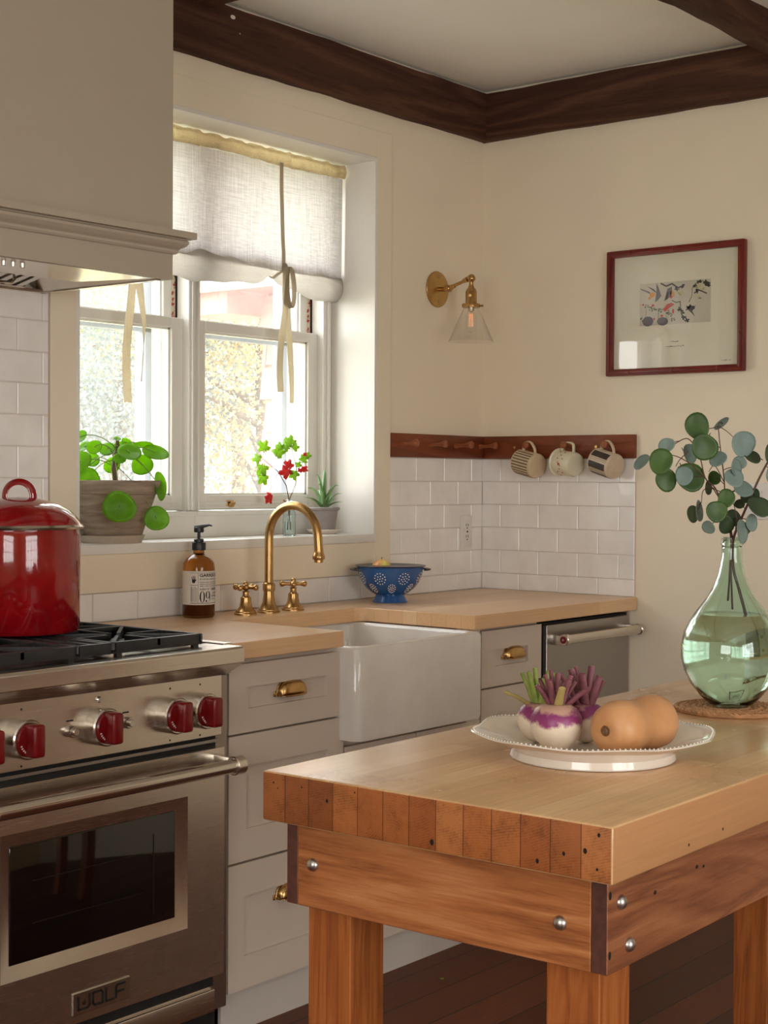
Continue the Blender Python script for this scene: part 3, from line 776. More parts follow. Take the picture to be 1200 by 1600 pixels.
for k in range(17):
    a = PI*k/16; pts.append(Vector((PX, PY, PZ+.316))+dirx*(-.034*math.cos(a))+Vector((0, 0, .040*math.sin(a)**.8)))
b.tube(pts, .0075, 12, (.6, 1.2)); obj('lid_handle', b, m_redpot, lid)
pts = [Vector((PX, PY, PZ+.20))+Vector((-1, 0, 0))*(R_-.004+.038*math.sin(PI*k/10))+Vector((0, 1, 0))*(.045*math.cos(PI*k/10)) for k in range(11)]
b = B(); b.tube(pts, .006, 10); obj('side_handle', b, m_redpot, pt_)

# ------------------------------------------------------------------ base cabinets
CF = -.63                                # drawer-front plane
def shaker(b, x0, x1, z0, z1, st, rl, y=CF, th=.02, dep=.009):
    b.box(x0, x0+st, y, y+th, z0, z1); b.box(x1-st, x1, y, y+th, z0, z1)
    b.box(x0+st, x1-st, y, y+th, z0, z0+rl); b.box(x0+st, x1-st, y, y+th, z1-rl, z1)
    b.box(x0+st, x1-st, y+dep, y+th, z0+rl, z1-rl)
def cup_pull(x, z, parent, w=.104, h=.036, y=CF+.007):
    b = B(); n = 28; m = 9; zl_ = -h*.42; zt_ = h*.58; D_ = .024
    def f(u, v):
        t = -1+2*u; e = PI/2*v; k = max(0, 1-abs(t)**3.4)**(1/2.2)
        ce, se = math.cos(e)**.7 if v < 1 else 0, math.sin(e)**.75
        return Vector((x+w/2*t*(1-.06*se), y-D_*k**.7*se-.001, z+zl_+(zt_-zl_)*k*ce))
    b.grid(n, m, f)
    o = obj('cup_pull', b, m_brass, parent, ang=80, solid=.0022)
    b = B()
    for sg in (-1, 1):
        b.box(x+sg*w/2-.009, x+sg*w/2+.009, y-.0025, y+.001, z+zl_-.001, z+zl_+.012, .001); b.ball((x+sg*(w/2+.004), y-.003, z+zl_+.005), .0028, 8, 5)
    pts_ = [f(k/20, .0)+Vector((0, -.0005, .001)) for k in range(21)]
    b.tube(pts_, .0022, 8); b.tube([f(k/20, 1.0) for k in range(21)], .0018, 8)
    obj('pull_rim', b, m_brass, o, ang=60)
    return o
def drawer_unit(name, label, x0, x1, rows, panels, pulls, kick=True):
    e = thing(name, label, 'cabinet', ((x0+x1)/2, -.3, FZ), group='drawer cabinets beside the sink')
    b = B(); b.box(x0+.001, x1-.001, CF+.0215, -.015, .045, .872); obj('carcass', b, m_cab, e)
    b = B(); b.box(x0+.001, x1-.001, CF+.022, CF+.032, FZ, .047); obj('toe_kick', b, m_kick, e)
    for (z0, z1), (st, rl), pz in zip(rows, panels, pulls):
        b = B(); shaker(b, x0+.004, x1-.004, z0, z1, st, rl)
        d = obj('drawer', b, m_cab, e)
        if pz: cup_pull((x0+x1)/2+.012 if name.startswith('d') else (x0+x1)/2, pz, d)
    return e
drawer_unit('drawer_cabinet', 'pale grey three-drawer cabinet between stove and sink', -1.950, -1.512,
            [(.6875, .857), (.369, .6815), (.050, .363)], [(.068, .058), (.062, .078), (.055, .082)], [.779, .53, .262])
drawer_unit('drawer_cabinet', 'pale grey drawer cabinet between sink and dishwasher', -.888, -.557,
            [(.692, .862), (.372, .686), (.050, .366)], [(.075, .060), (.062, .078), (.055, .082)], [.785, .53, .262])
e = thing('sink_cabinet', 'pale grey base cabinet under the white farmhouse sink', 'cabinet', (-1.2, -.3, FZ))
b = B(); b.box(-1.511, -.889, CF+.0215, -.015, .045, .612); b.box(-1.511, -1.495, CF+.0215, CF+.04, .6, .872); b.box(-.955, -.889, CF+.004, CF+.04, .6, .872); obj('carcass', b, m_cab, e)
b = B(); b.box(-1.511, -.889, CF+.022, CF+.032, FZ, .047); obj('toe_kick', b, m_kick, e)
for (a, c) in ((-1.508, -1.202), (-1.198, -.892)):
    b = B(); shaker(b, a, c, .05, .600, .055, .07); obj('door', b, m_cab, e)
# dishwasher
dw = thing('dishwasher', 'stainless dishwasher with bar handle beside the far wall', 'dishwasher', (-.28, -.3, FZ))
b = B(); b.box(-.553, -.012, CF+.012, -.02, FZ+.09, .862); obj('body', b, m_gap, dw)
b = B(); b.box(-.54, -.02, CF+.05, CF+.06, FZ, .05); obj('toe_kick', b, m_gap, dw)
b = B(); b.box(-.536, -.022, CF-.004, CF+.012, .06, .856); dd = obj('door', b, m_steeld, dw, bev=.002)
b = B(); b.box(-.0125, -.001, CF+.004, CF+.012, .06, .868); obj('side_strip', b, m_cab, dw)
hb = B(); hb.cyl((-.508, -.686, .812), (-.036, -.686, .812), .0155, None, 24); hn = obj('handle', hb, m_chrome, dd)
for x in (-.515, -.048):
    b = B(); b.cyl((x-.006, -.686, .812), (x+.016, -.686, .812), .0185, None, 24, .0015); b.box(x-.004, x+.016, -.682, CF-.003, .794, .826, .003); obj('handle_bracket', b, m_steel, hn)
b = B(); b.cyl((-.5225, -.686, .812), (-.520, -.686, .812), .0115, None, 20); md = obj('medallion', b, m_redk, hn)
b = B(); b.cyl((-.5238, -.686, .812), (-.5224, -.686, .812), .0035, None, 14); obj('medallion_centre', b, m_chrome, md)

# ------------------------------------------------------------------ worktop, sink
SX0, SX1, SYB = -1.545, -.955, -.225
b = B()
def arc(cx, cy, r, a0, a1, n=6): return [(cx+r*math.cos(math.radians(a0+(a1-a0)*k/n)), cy+r*math.sin(math.radians(a0+(a1-a0)*k/n))) for k in range(n+1)]
poly = [(-1.958, -.012), (-1.958, -.655), (SX0, -.655), (SX0, SYB-.02)] + arc(SX0+.02, SYB-.02, .02, 180, 90) + arc(SX1-.03, SYB-.03, .03, 90, 0) + [(SX1, -.655), (-.004, -.655), (-.004, -.012)]
# split in convex pieces
def slab(b, p): b.prism(p, 'z', .873, CT)
A = [b.bm.verts.new((x, y, .873)) for x, y in poly]; Cc = [b.bm.verts.new((x, y, CT)) for x, y in poly]
b.bm.faces.new(A[::-1]); b.bm.faces.new(Cc)
for k in range(len(poly)): b.bm.faces.new((A[k], A[(k+1) % len(poly)], Cc[(k+1) % len(poly)], Cc[k]))
wt = obj('worktop', b, m_counter, None, ang=30, bev=.002)
bmt = bmesh.new(); bmt.from_mesh(wt.data); bmesh.ops.triangulate(bmt, faces=[f for f in bmt.faces if len(f.verts) > 4]); bmt.to_mesh(wt.data); bmt.free()
tag(wt, 'maple butcher-block worktop along the window wall, cut out for the sink', 'countertop')
sk = B(); fx0, fx1, fy, sz1, sz0 = -1.516, -.972, -.693, .872, .618
# outer shell with rounded vertical corners, inner basin
def rrect(x0, x1, y0, y1, r, n=6):
    return arc(x1-r, y1-r, r, 0, 90, n)+arc(x0+r, y1-r, r, 90, 180, n)+arc(x0+r, y0+r, r, 180, 270, n)+arc(x1-r, y0+r, r, 270, 360, n)
def loopv(p, z): return [sk.bm.verts.new((x, y, z)) for x, y in p]
ox0, ox1 = fx0-.016, fx1+.016; yb_ = -.16
L = [loopv(rrect(ox0+.012, ox1-.012, fy+.012, yb_-.012, .025), sz0), loopv(rrect(ox0+.002, ox1-.002, fy+.002, yb_-.002, .03), sz0+.004), loopv(rrect(ox0, ox1, fy, yb_, .03), sz0+.014),
     loopv(rrect(ox0, ox1, fy, yb_, .03), sz1-.010), loopv(rrect(ox0+.003, ox1-.003, fy+.003, yb_-.003, .03), sz1-.003), loopv(rrect(ox0+.010, ox1-.010, fy+.010, yb_-.010, .03), sz1)]
w = .030
L += [loopv(rrect(ox0+w-.008, ox1-w+.008, fy+w-.008, yb_-w+.008, .035), sz1), loopv(rrect(ox0+w-.002, ox1-w+.002, fy+w-.002, yb_-w+.002, .035), sz1-.003), loopv(rrect(ox0+w, ox1-w, fy+w, yb_-w, .035), sz1-.010),
      loopv(rrect(ox0+w+.006, ox1-w-.006, fy+w+.006, yb_-w-.006, .04), sz0+.05), loopv(rrect(ox0+w+.03, ox1-w-.03, fy+w+.03, yb_-w-.03, .05), sz0+.03)]
for r0, r1 in zip(L, L[1:]):
    for k in range(len(r0)): sk.bm.faces.new((r0[k], r0[(k+1) % len(r0)], r1[(k+1) % len(r0)], r1[k]))
sk.bm.faces.new(L[0][::-1]); sk.bm.faces.new(L[-1])
sk = tag(obj('farmhouse_sink', sk, m_sink, None, ang=50), 'white fireclay farmhouse sink with a deep apron front', 'sink')
b = B(); b.lathe([(.045, sz0+.0305), (.045, sz0+.033), (.03, sz0+.034), (0, sz0+.031)], 24, Matrix.Translation((-1.24, -.42, 0))); obj('drain', b, m_brass, sk)

# ------------------------------------------------------------------ faucet
fc = thing('faucet', 'aged brass gooseneck faucet with two cross handles behind the sink', 'faucet', (-1.279, -.134, CT))
def bell(b, x, y, s=1.0, h=.062):
    b.lathe([(.034*s, 0), (.034*s, .004), (.030*s, .007), (.030*s, .010), (.026*s, .014), (.019*s, h*.45), (.016*s, h*.8), (.0155*s, h)], 30, Matrix.Translation((x, y, CT)))
b = B(); x, y = -1.279, -.134; bell(b, x, y, 1, .066)
b.lathe([(.0175, .064), (.0185, .068), (.0185, .084), (.0165, .088), (.0135, .090)], 28, Matrix.Translation((x, y, CT)))
obj('spout_base', b, m_brass, fc)
b = B(); rt = .0128; ra = .097; zc_ = 1.138
pts = [(x, y, CT+.086+(zc_-CT-.086)*k/6) for k in range(6)]+[(x, y-ra+ra*math.cos(PI*k/22), zc_+ra*math.sin(PI*k/22)) for k in range(23)]+[(x-.0, y-2*ra-.002, zc_-.02), (x, y-2*ra-.003, zc_-.03)]
b.tube(pts, rt, 20)
obj('spout', b, m_brass, fc, ang=60)
b = B(); M = Matrix.Translation((x, y-2*ra-.003, zc_-.03)) @ Matrix.Rotation(PI, 4, 'X')
b.lathe([(.013, -.004), (.0135, 0), (.0135, .004), (.015, .010), (.018, .018), (.0185, .024), (.017, .027), (.013, .029), (.013, .036), (.010, .037), (0, .036)], 24, M); obj('nozzle', b, m_brass, fc)
for i, hx_ in enumerate((-1.373, -1.167)):
    b = B(); bell(b, hx_, -.130, 1.0, .050)
    b.lathe([(.0155, .048), (.012, .052), (.0095, .056), (.0095, .066), (.012, .069)], 24, Matrix.Translation((hx_, -.130, CT))); hb = obj('valve', b, m_brass, fc)
    b = B(); cz_ = CT+.080; b.ball((hx_, -.130, cz_), .012, 18, 10, (1, 1, .9))
    b.lathe([(.008, .010), (.008, .016), (.005, .019), (0, .019)], 16, Matrix.Translation((hx_, -.130, cz_-.002)))
    for k in range(4):
        a = k*PI/2+.25+i*.5; d = Vector((math.cos(a), math.sin(a), 0)); p = Vector((hx_, -.130, cz_))
        b.tube([p+d*t for t in (.008, .018, .026, .032, .036, .040, .042)], [.0062, .0052, .0062, .0088, .0092, .0065, .002], 12)
    obj('cross_handle', b, m_brass, hb, ang=60)

# ------------------------------------------------------------------ soap bottle
sx, sy = -1.520, -.085
sb = thing('soap_bottle', 'amber glass soap bottle with black pump and printed paper label', 'bottle', (sx, sy, CT))
M = Matrix.Translation((sx, sy, CT)); rB = .0465
b = B(); b.lathe([(0, .003), (rB-.010, .003), (rB-.010, 0), (rB-.004, 0), (rB, .006), (rB, .142), (rB-.002, .155), (rB-.010, .168), (rB-.022, .176), (.017, .180), (.0155, .184), (.0155, .198)], 48, M, True, True)
obj('glass_body', b, m_amber, sb, ang=50)
b = B(); b.lathe([(0, .006), (rB-.006, .007), (rB-.004, .012), (rB-.004, .130), (0, .130)], 40, M); obj('liquid', b, m_soap, sb, ang=50)
lab0, lab1 = .038, .134
vd = math.atan2(-3.27-sy, -4.614-sx)     # centre of the label faces the room
cen = vd+.40
b = B(); n = 40; r = rB+.0006
A0, A1 = cen-1.75, cen+1.75
ro = [[b.bm.verts.new((sx+q*math.cos(A0+(A1-A0)*k/n), sy+q*math.sin(A0+(A1-A0)*k/n), CT+z)) for k in range(n+1)] for q, z in ((r, lab0), (r, lab1), (r-.0005, lab1), (r-.0005, lab0))]
for j in range(4):
    for k in range(n): b.bm.faces.new((ro[j][k], ro[j][k+1], ro[(j+1) % 4][k+1], ro[(j+1) % 4][k]))
lb = obj('label', b, m_paper, sb, ang=60)
def wrap(o_, P):                          # bend flat (u right, v up) points round the bottle
    th = cen+P[0]/rB*-1 if False else cen+P[0]/rB
    return Vector((sx+(rB+.0009)*math.cos(th), sy+(rB+.0009)*math.sin(th), CT+P[1]))
def text_geo(txt, size, u0, v0, bold=0, width=None):
    cu = bpy.data.curves.new('t', 'FONT'); cu.body = txt; cu.size = size; cu.offset = bold; cu.resolution_u = 3
    o = bpy.data.objects.new('t', cu); COL.objects.link(o)
    dg = bpy.context.evaluated_depsgraph_get(); me = bpy.data.meshes.new_from_object(o.evaluated_get(dg))
    vs = [v.co.copy() for v in me.vertices]; fs = [tuple(p.vertices) for p in me.polygons]
    bpy.data.objects.remove(o); bpy.data.curves.remove(cu); bpy.data.meshes.remove(me)
    if not vs: return [], []
    x0 = min(v.x for v in vs); x1 = max(v.x for v in vs)
    k = (width/(x1-x0)) if width else 1
    return [(u0+(v.x-x0)*k, v0+v.y) for v in vs], fs
ink = B()
def put(ps, fs):
    V = [ink.bm.verts.new(wrap(None, p)) for p in ps]
    for f in fs:
        try: ink.bm.faces.new([V[i] for i in f])
        except ValueError: pass
def rect(u0, u1, v0, v1):
    n = max(1, int((u1-u0)/.004)); ps = []; fs = []
    for k in range(n+1): ps += [(u0+(u1-u0)*k/n, v0), (u0+(u1-u0)*k/n, v1)]
    for k in range(n): fs.append((2*k, 2*k+2, 2*k+3, 2*k+1))
    put(ps, fs)
U0 = -.020                                # start of main column
for args in (('GARRISON-S', .0125, U0+.004, .1180, .0004, .078), ('BY HOUSE & BODY CO. LTD', .0065, U0+.005, .1090, .0001, .070), ('Infused with botanicals to cleanse', .0042, U0+.004, .1015, .0001, .075), ('soften and nourish hands in the', .0042, U0+.004, .0960, .0001, .075), ('daily ritual of wash and rinse', .0042, U0+.004, .0905, .0001, .075),
             ('SCENT Nº', .0062, U0+.004, .0805, .0002, .030), ('HAND', .0100, U0+.041, .0795, .0004, .026), ('S W E', .0070, U0+.046, .0690, .0003, .022), ('O R A', .0080, U0+.042, .0605, .0004, .028), ('8 fl oz', .0045, U0+.042, .0530, .0001, .018)):
    ps, fs = text_geo(*args); put(ps, fs)
rect(-.044, .075, lab1-.005, lab1-.0042); rect(-.044, .075, lab0+.004, lab0+.0055); rect(U0-.0005, U0+.0003, lab0+.006, lab1-.006); rect(-.044, U0-.002, .0935, .0945); rect(U0+.037, U0+.0375, lab0+.008, .088)
for k in range(6): rect(-.041+k*.0034, -.041+k*.0034+(.0018 if k == 0 else .0009), lab0+.009, .0905-(k % 3)*.002)
def blob(poly): put(poly, [tuple(range(len(poly)))])
def digit_ring(cx, cz, rx, rz, ix, iz):
    n = 28; ps = []; fs = []
    for k in range(n):
        a = 2*PI*k/n; ps += [(cx+rx*math.cos(a), cz+rz*math.sin(a)), (cx+ix*math.cos(a), cz+iz*math.sin(a))]
    for k in range(n): j = (k+1) % n; fs.append((2*k, 2*j, 2*j+1, 2*k+1))
    put(ps, fs)
digit_ring(U0+.0115, .0610, .0078, .0165, .0036, .0158)
digit_ring(U0+.0285, .0665, .0072, .0110, .0032, .0102)
ps = []; fs = []
for k in range(13):
    a = math.radians(20-110*k/12); r0, r1 = .0072, .0042+.0024*k/12
    ps += [(U0+.0285+r0*math.cos(a), .0610+.0165*math.sin(a)), (U0+.0285+r1*math.cos(a), .0610+.0158*math.sin(a))]
for k in range(12): fs.append((2*k, 2*k+2, 2*k+3, 2*k+1))
put(ps, fs); blob([(U0+.0235+.0026*math.cos(2*PI*k/12), .0490+.0032*math.sin(2*PI*k/12)) for k in range(12)])
# printed hand
hu, hv = -.033, .1005
blob([(hu-.0050, hv+.004), (hu-.0030, hv), (hu+.0035, hv), (hu+.0050, hv+.005), (hu+.0048, hv+.010), (hu-.0046, hv+.010)])
for k, (du, L_, tl) in enumerate(((-.0042, .0085, -.0016), (-.0015, .011, -.0004), (.0012, .0115, .0004), (.0038, .0095, .0016))):
    blob([(hu+du-.0010, hv+.009), (hu+du+.0010, hv+.009), (hu+du+tl+.0007, hv+.009+L_), (hu+du+tl-.0007, hv+.009+L_)])
blob([(hu+.004, hv+.003), (hu+.0085, hv+.0095), (hu+.0072, hv+.0105), (hu+.0040, hv+.008)])
obj('printing', ink, m_ink, lb, smooth=False)
b = B(); b.lathe([(.0195, .192), (.0200, .196), (.0200, .212), (.0185, .215), (.0140, .216), (.0140, .223), (.0120, .225), (0, .225)], 32, M)
b.cyl((sx, sy, CT+.224), (sx, sy, CT+.247), .0045, None, 14)
pd = Vector((.63, -.777, 0))
b.cyl((sx, sy, CT+.243), (sx, sy, CT+.258), .0145, .0140, 24, .002)
p = Vector((sx, sy, CT+.256)); b.tube([p-pd*.012, p+pd*.006+Vector((0, 0, .003)), p+pd*.020+Vector((0, 0, .006)), p+pd*.030+Vector((0, 0, .008)), p+pd*.038+Vector((0, 0, .006))], [.010, .0095, .007, .005, .0035], 14, (.6, 1))
obj('pump', b, m_blackp, sb)

# ------------------------------------------------------------------ colander and fruit
cx, cy = -.722, -.150
cl = thing('colander', 'blue enamel colander with flower-shaped holes on the worktop', 'colander', (cx, cy, CT))
M = Matrix.Translation((cx, cy, CT))
po = [(.048, .024), (.060, .031), (.078, .045), (.093, .064), (.103, .085), (.108, .108), (.109, .116)]
b = B(); b.lathe([(0, .022)]+po, 56, M, True, False); bw = obj('bowl', b, m_blue, cl, ang=60)
b = B(); b.lathe([(0, .0245)]+[(r-.003, z+.0015) for r, z in po], 56, M, True, False); obj('bowl_lining', b, m_cream, bw, ang=60)
b = B(); b.lathe([(.1085, .1145), (.1135, .1160), (.1160, .1175), (.1155, .1190), (.1130, .1192), (.1085, .1172)], 56, M); obj('rim', b, m_rim, cl)
b = B(); b.lathe([(.057, 0), (.058, .002), (.049, .018), (.046, .026), (.043, .026), (.046, .016), (.054, 0)], 40, M, False, False); obj('foot', b, m_blue, cl)
def surf(a, z):
    for (r0, z0), (r1, z1) in zip(po, po[1:]):
        if z0 <= z <= z1:
            t = (z-z0)/(z1-z0); r = r0+(r1-r0)*t; sl = Vector((z1-z0, r0-r1)); sl.normalize()
            return Vector((math.cos(a)*r, math.sin(a)*r, z)), Vector((math.cos(a)*sl.x, math.sin(a)*sl.x, sl.y))
    return None
def hole_patch(b, a0, z0, rr, n):
    k = 0
    for ring, cnt in ((0, 1), (1, 6), (2, 12)):
        for i in range(cnt):
            t = 2*PI*i/cnt+.2*ring; du, dv = ring*rr*math.cos(t), ring*rr*math.sin(t)
            s = surf(a0+du/.10, z0+dv)
            if s is None: continue
            p, nn = s; Q = Matrix.Translation(Vector((cx, cy, CT))+p+nn*.0008) @ nn.to_track_quat('Z', 'Y').to_matrix().to_4x4()
            b.lathe([(.0021, -.0006), (.0022, .0002), (0, .0003)], 8, Q)
base_a = math.atan2(-3.27-cy, -4.614-cx)
for k in range(16):
    b = B(); hole_patch(b, base_a-.33+(k % 8)*PI/4+(PI/8 if k > 7 else 0), .0480 if k > 7 else .080, .0068 if k > 7 else .0088, 0)
    tag(obj('drain_holes', b, m_cream, bw), 'flower-shaped cluster of pale drain holes')
for a in (base_a-1.35, base_a+1.75):
    d = Vector((math.cos(a), math.sin(a), 0)); s2 = Vector((-d.y, d.x, 0)); p0 = Vector((cx, cy, CT+.106))
    b = B(); b.tube([p0+d*(.105+.022*math.sin(PI*k/12))+s2*(.045*math.cos(PI*k/12)) for k in range(13)], .0048, 10, (.7, 1.4)); obj('handle', b, m_rim, cl)
def fruit(name, label, cat, p, r, m, stem=True):
    e = thing(name, label, cat, p)
    b = B(); b.lathe([(0, r*.12)]+[(r*math.sin(PI*k/16)*(1+.06*math.cos(PI*k/16)), r-r*math.cos(PI*k/16)*(1-.10*math.exp(-((k-8)/8)**2*0)) ) for k in range(1, 16)]+[(0, r*1.86)], 28, Matrix.Translation(p))
    obj('flesh', b, m, e, ang=80)
    if stem: b = B(); b.tube([Vector(p)+Vector((0, 0, r*1.80)), Vector(p)+Vector((.002, 0, r*2.1))], .0012, 6); obj('stem', b, m_twig, e)
fp = Vector((.629, -.777, 0))
c0 = Vector((cx, cy, CT))
q = c0-fp*.032+Vector((.03, .02, 0)); fruit('apple', 'yellow and red apple at the left in the blue colander', 'apple', (q.x, q.y, CT+.072), .034, m_apple)
q = c0+fp*.028+Vector((.0, .0, 0)); fruit('fruit', 'pale green fruit lower in the blue colander', 'fruit', (q.x, q.y, CT+.050), .032, m_greenfruit)

# ------------------------------------------------------------------ roman blind
bl = thing('roman_blind', 'rolled-up natural linen blind tied with tapes over the window', 'blind', (-1.26, .13, 2.36))
bx0, bx1 = -1.885, -.646
def gath(x, k=1): return .0022*math.sin(x*61)+.0018*math.sin(x*97+1)+.0012*math.sin(x*173+2)
b = B(); b.grid(160, 6, lambda u, v: Vector((bx0+(bx1-bx0)*u, .118+gath(bx0+(bx1-bx0)*u)-.009*math.sin(PI*v), 2.322+.046*v+(.0022*math.sin(u*90)+.0015*math.sin(u*171) if v > .9 else 0)+.003*math.sin(u*14)*(1-v))))
obj('header', b, m_hem, bl, ang=80)
b = B(); b.cyl((WX0+.001, .126, 2.352), (WX1-.001, .126, 2.352), .005, None, 12); obj('rod', b, m_trim, bl)
def fold(x): return .006*math.sin(x*9.1)+.0055*math.sin(x*19+.5)+.0028*math.sin(x*43)
b = B(); b.grid(120, 24, lambda u, v: Vector((bx0+(bx1-bx0)*u, .124+fold(bx0+(bx1-bx0)*u)*(.3+.7*v)+.002, 2.324-v*(.333+.0*u)-.010*v*u)))
obj('cloth', b, m_linen, bl, ang=80)
TX = (-.966, -1.62)
def rollz(x):                              # the roll sags away from the ties
    d = min(abs(x-TX[0]), abs(x-TX[1])); return -.012*min(1, d/.25)**1.2+.012*math.exp(-(d/.035)**2)-(.012*min(1, (x-TX[0])/.25) if x > TX[0] else 0)
def rollr(x):
    d = min(abs(x-TX[0]), abs(x-TX[1])); return .034+.012*min(1, d/.2)-.008*math.exp(-(d/.04)**2)+.003*math.sin(x*23)+.002*math.sin(x*47)
b = B(); zr = 1.985
def rf(u, v):
    x = bx0-.003+(bx1-bx0+.003)*u; r = rollr(x); a = 2*PI*v; tap = 1
    return Vector((x, .160+fold(x)*.5-r*.90*math.cos(a), zr+rollz(x)+r*1.08*math.sin(a)))
b.grid(150, 26, rf)
def sp(u, v):                              # spiral end of the roll
    a = 2*PI*2.5*u; x = bx1-.004; r = rollr(x)*(1-.8*u)
    return Vector((x+.002*v, .160+fold(x)*.5-r*.90*math.cos(a), zr+rollz(x)+r*1.08*math.sin(a)))
b.grid(60, 1, sp)
b.grid(24, 4, lambda u, v: Vector((bx1-.005, .160+fold(bx1)*.5-rollr(bx1)*v*.90*math.cos(2*PI*u), zr+rollz(bx1)+rollr(bx1)*v*1.08*math.sin(2*PI*u))))
obj('rolled_hem', b, m_roll, bl, ang=80)
def tie(x, tails, loop=True):
    b = B(); zb = zr+rollz(x); r = rollr(x)
    b.ribbon([(x-.002, .1095, 2.328), (x, .111, 2.25), (x+.002, .109, 2.15), (x+.006, .110, 2.08), (x+.008, .108, 2.04), (x+.010, .110, 2.00), (x+.010, .112, zb-.015), (x+.010, .128, zb-r*.8), (x+.010, .160, zb-r-.010), (x+.010, .196, zb-.01)], (1, 0, .02), .016, .0016)
    kx, ky, kz = x+.011, .104, zb+.0
    b.ball((kx, ky, kz), .010, 12, 8, (1, .7, 1.0))
    if loop:
        L_ = []
        for k in range(17):
            a = 2*PI*k/16; L_.append((kx+.018+.017*math.sin(a)*1.0-.006, ky-.006-.010*math.sin(a*.5), kz-.068+.066*math.cos(a)))
        b.ribbon(L_, [(.35, -1, .1)]*17, .016, .0016)
        L2 = [(kx-.002, ky-.004, kz), (kx-.012, ky-.01, kz-.03), (kx-.014, ky-.01, kz-.08), (kx-.010, ky-.008, kz-.12), (kx, ky-.004, kz-.13)]
        b.ribbon(L2, (.8, -.5, .1), .014, .0016)
    obj('tie_band', b, m_tape, bl, ang=80)
    for (dx, zend, w_, tw) in tails:
        b = B(); n = 14; pts = []; sd = []
        for k in range(n+1):
            t = k/n; pts.append((kx+dx*min(1, t*1.8)+.004*math.sin(t*7+dx*60), ky-.006+.008*math.sin(t*4+dx*90), kz-.005+(zend-kz)*t))
            a = tw*math.sin(t*3.2+dx*50); sd.append((math.cos(a), -math.sin(a)*.8-.25, 0))
        b.ribbon(pts, sd, w_, .0014); obj('tie_tail', b, m_tape, bl, ang=80)
tie(TX[0], [(-.018, 1.597, .020, .9), (.016, 1.562, .020, .5)])
tie(TX[1], [(-.014, 1.536, .024, .35), (.040, 1.60, .024, 1.2)], False)

# ------------------------------------------------------------------ plants on the sill
def leaf_disc(b, c, nrm, r, rot=0, cup=.12, asp=1.0, pts=16, tip=.0):
    """rounded leaf with a midrib fold"""
    nrm = Vector(nrm).normalized(); Q = nrm.to_track_quat('Z', 'Y').to_matrix().to_4x4()
    M = Matrix.Translation(Vector(c)) @ Q @ Matrix.Rotation(rot, 4, 'Z')
    p1, p2 = random.uniform(0, 6), random.uniform(0, 6)
    rings = [[b.bm.verts.new(M @ Vector((0, 0, -cup*r*.35)))]]
    for f in (.45, .8, 1.0):
        ring = []
        for k in range(pts):
            a = 2*PI*k/pts; wv = 1+.05*math.sin(2*a+p1)+.035*math.sin(3*a+p2); x, y = math.cos(a)*r*f*asp*wv, math.sin(a)*r*f*wv
            if tip and math.cos(a-PI/2) > .6: y += tip*r*f*(math.cos(a-PI/2)-.6)
            z = cup*r*(f*f-.35)*.6+abs(math.cos(a))*f*f*cup*r*.5
            ring.append(b.bm.verts.new(M @ Vector((x, y, z))))
        rings.append(ring)
    for k in range(pts): b.bm.faces.new((rings[0][0], rings[1][k], rings[1][(k+1) % pts]))
    for a_, c_ in zip(rings[1:], rings[2:]):
        for k in range(pts): b.bm.faces.new((a_[k], c_[k], c_[(k+1) % pts], a_[(k+1) % pts]))
def bez(p0, p1, p2, n=10):
    p0, p1, p2 = Vector(p0), Vector(p1), Vector(p2)
    return [p0*(1-t)**2+p1*2*t*(1-t)+p2*t*t for t in (k/n for k in range(n+1))]
RT, FW = Vector((.629, -.777, 0)), Vector((.777, .629, 0)); UP = Vector((0, 0, 1))
SZ = WZ0
# pilea
px_, py_ = -1.717, .056
tag(obj('plant_saucer', B().lathe([(0, .004), (.070, .003), (.083, 0), (.090, .012), (.094, .022), (.090, .022), (.084, .010), (0, .008)], 48, Matrix.Translation((px_, py_+.008, SZ))), m_saucer), 'beige stone saucer under the large weathered pot', 'saucer')
pl = thing('potted_pilea', 'round-leaved green plant in a large weathered terracotta pot on the sill', 'plant', (px_, py_, SZ+.008))
zb = SZ+.0085; M = Matrix.Translation((px_, py_, zb))
b = B(); b.lathe([(0, 0), (.074, 0), (.077, .004), (.118, .128), (.124, .130), (.126, .132), (.133, .160), (.1335, .166), (.130, .168), (.125, .166), (.119, .13), (0, .128)], 56, M); obj('pot', b, m_terra, pl)
b = B(); b.lathe([(0, .145), (.121, .143)], 32, M, False, False); obj('soil', b, m_soil, pl)
P0 = Vector((px_+.004, py_, zb+.14)); sc_ = 1/548.
b = B(); b.tube([P0, P0+Vector((.002, 0, .03)), P0+Vector((-.003, 0, .06)), P0+Vector((.006, -.004, .105)), P0+Vector((.010, 0, .14))], [.009, .008, .0085, .0075, .004], 10); obj('stem', b, m_pstem, pl)
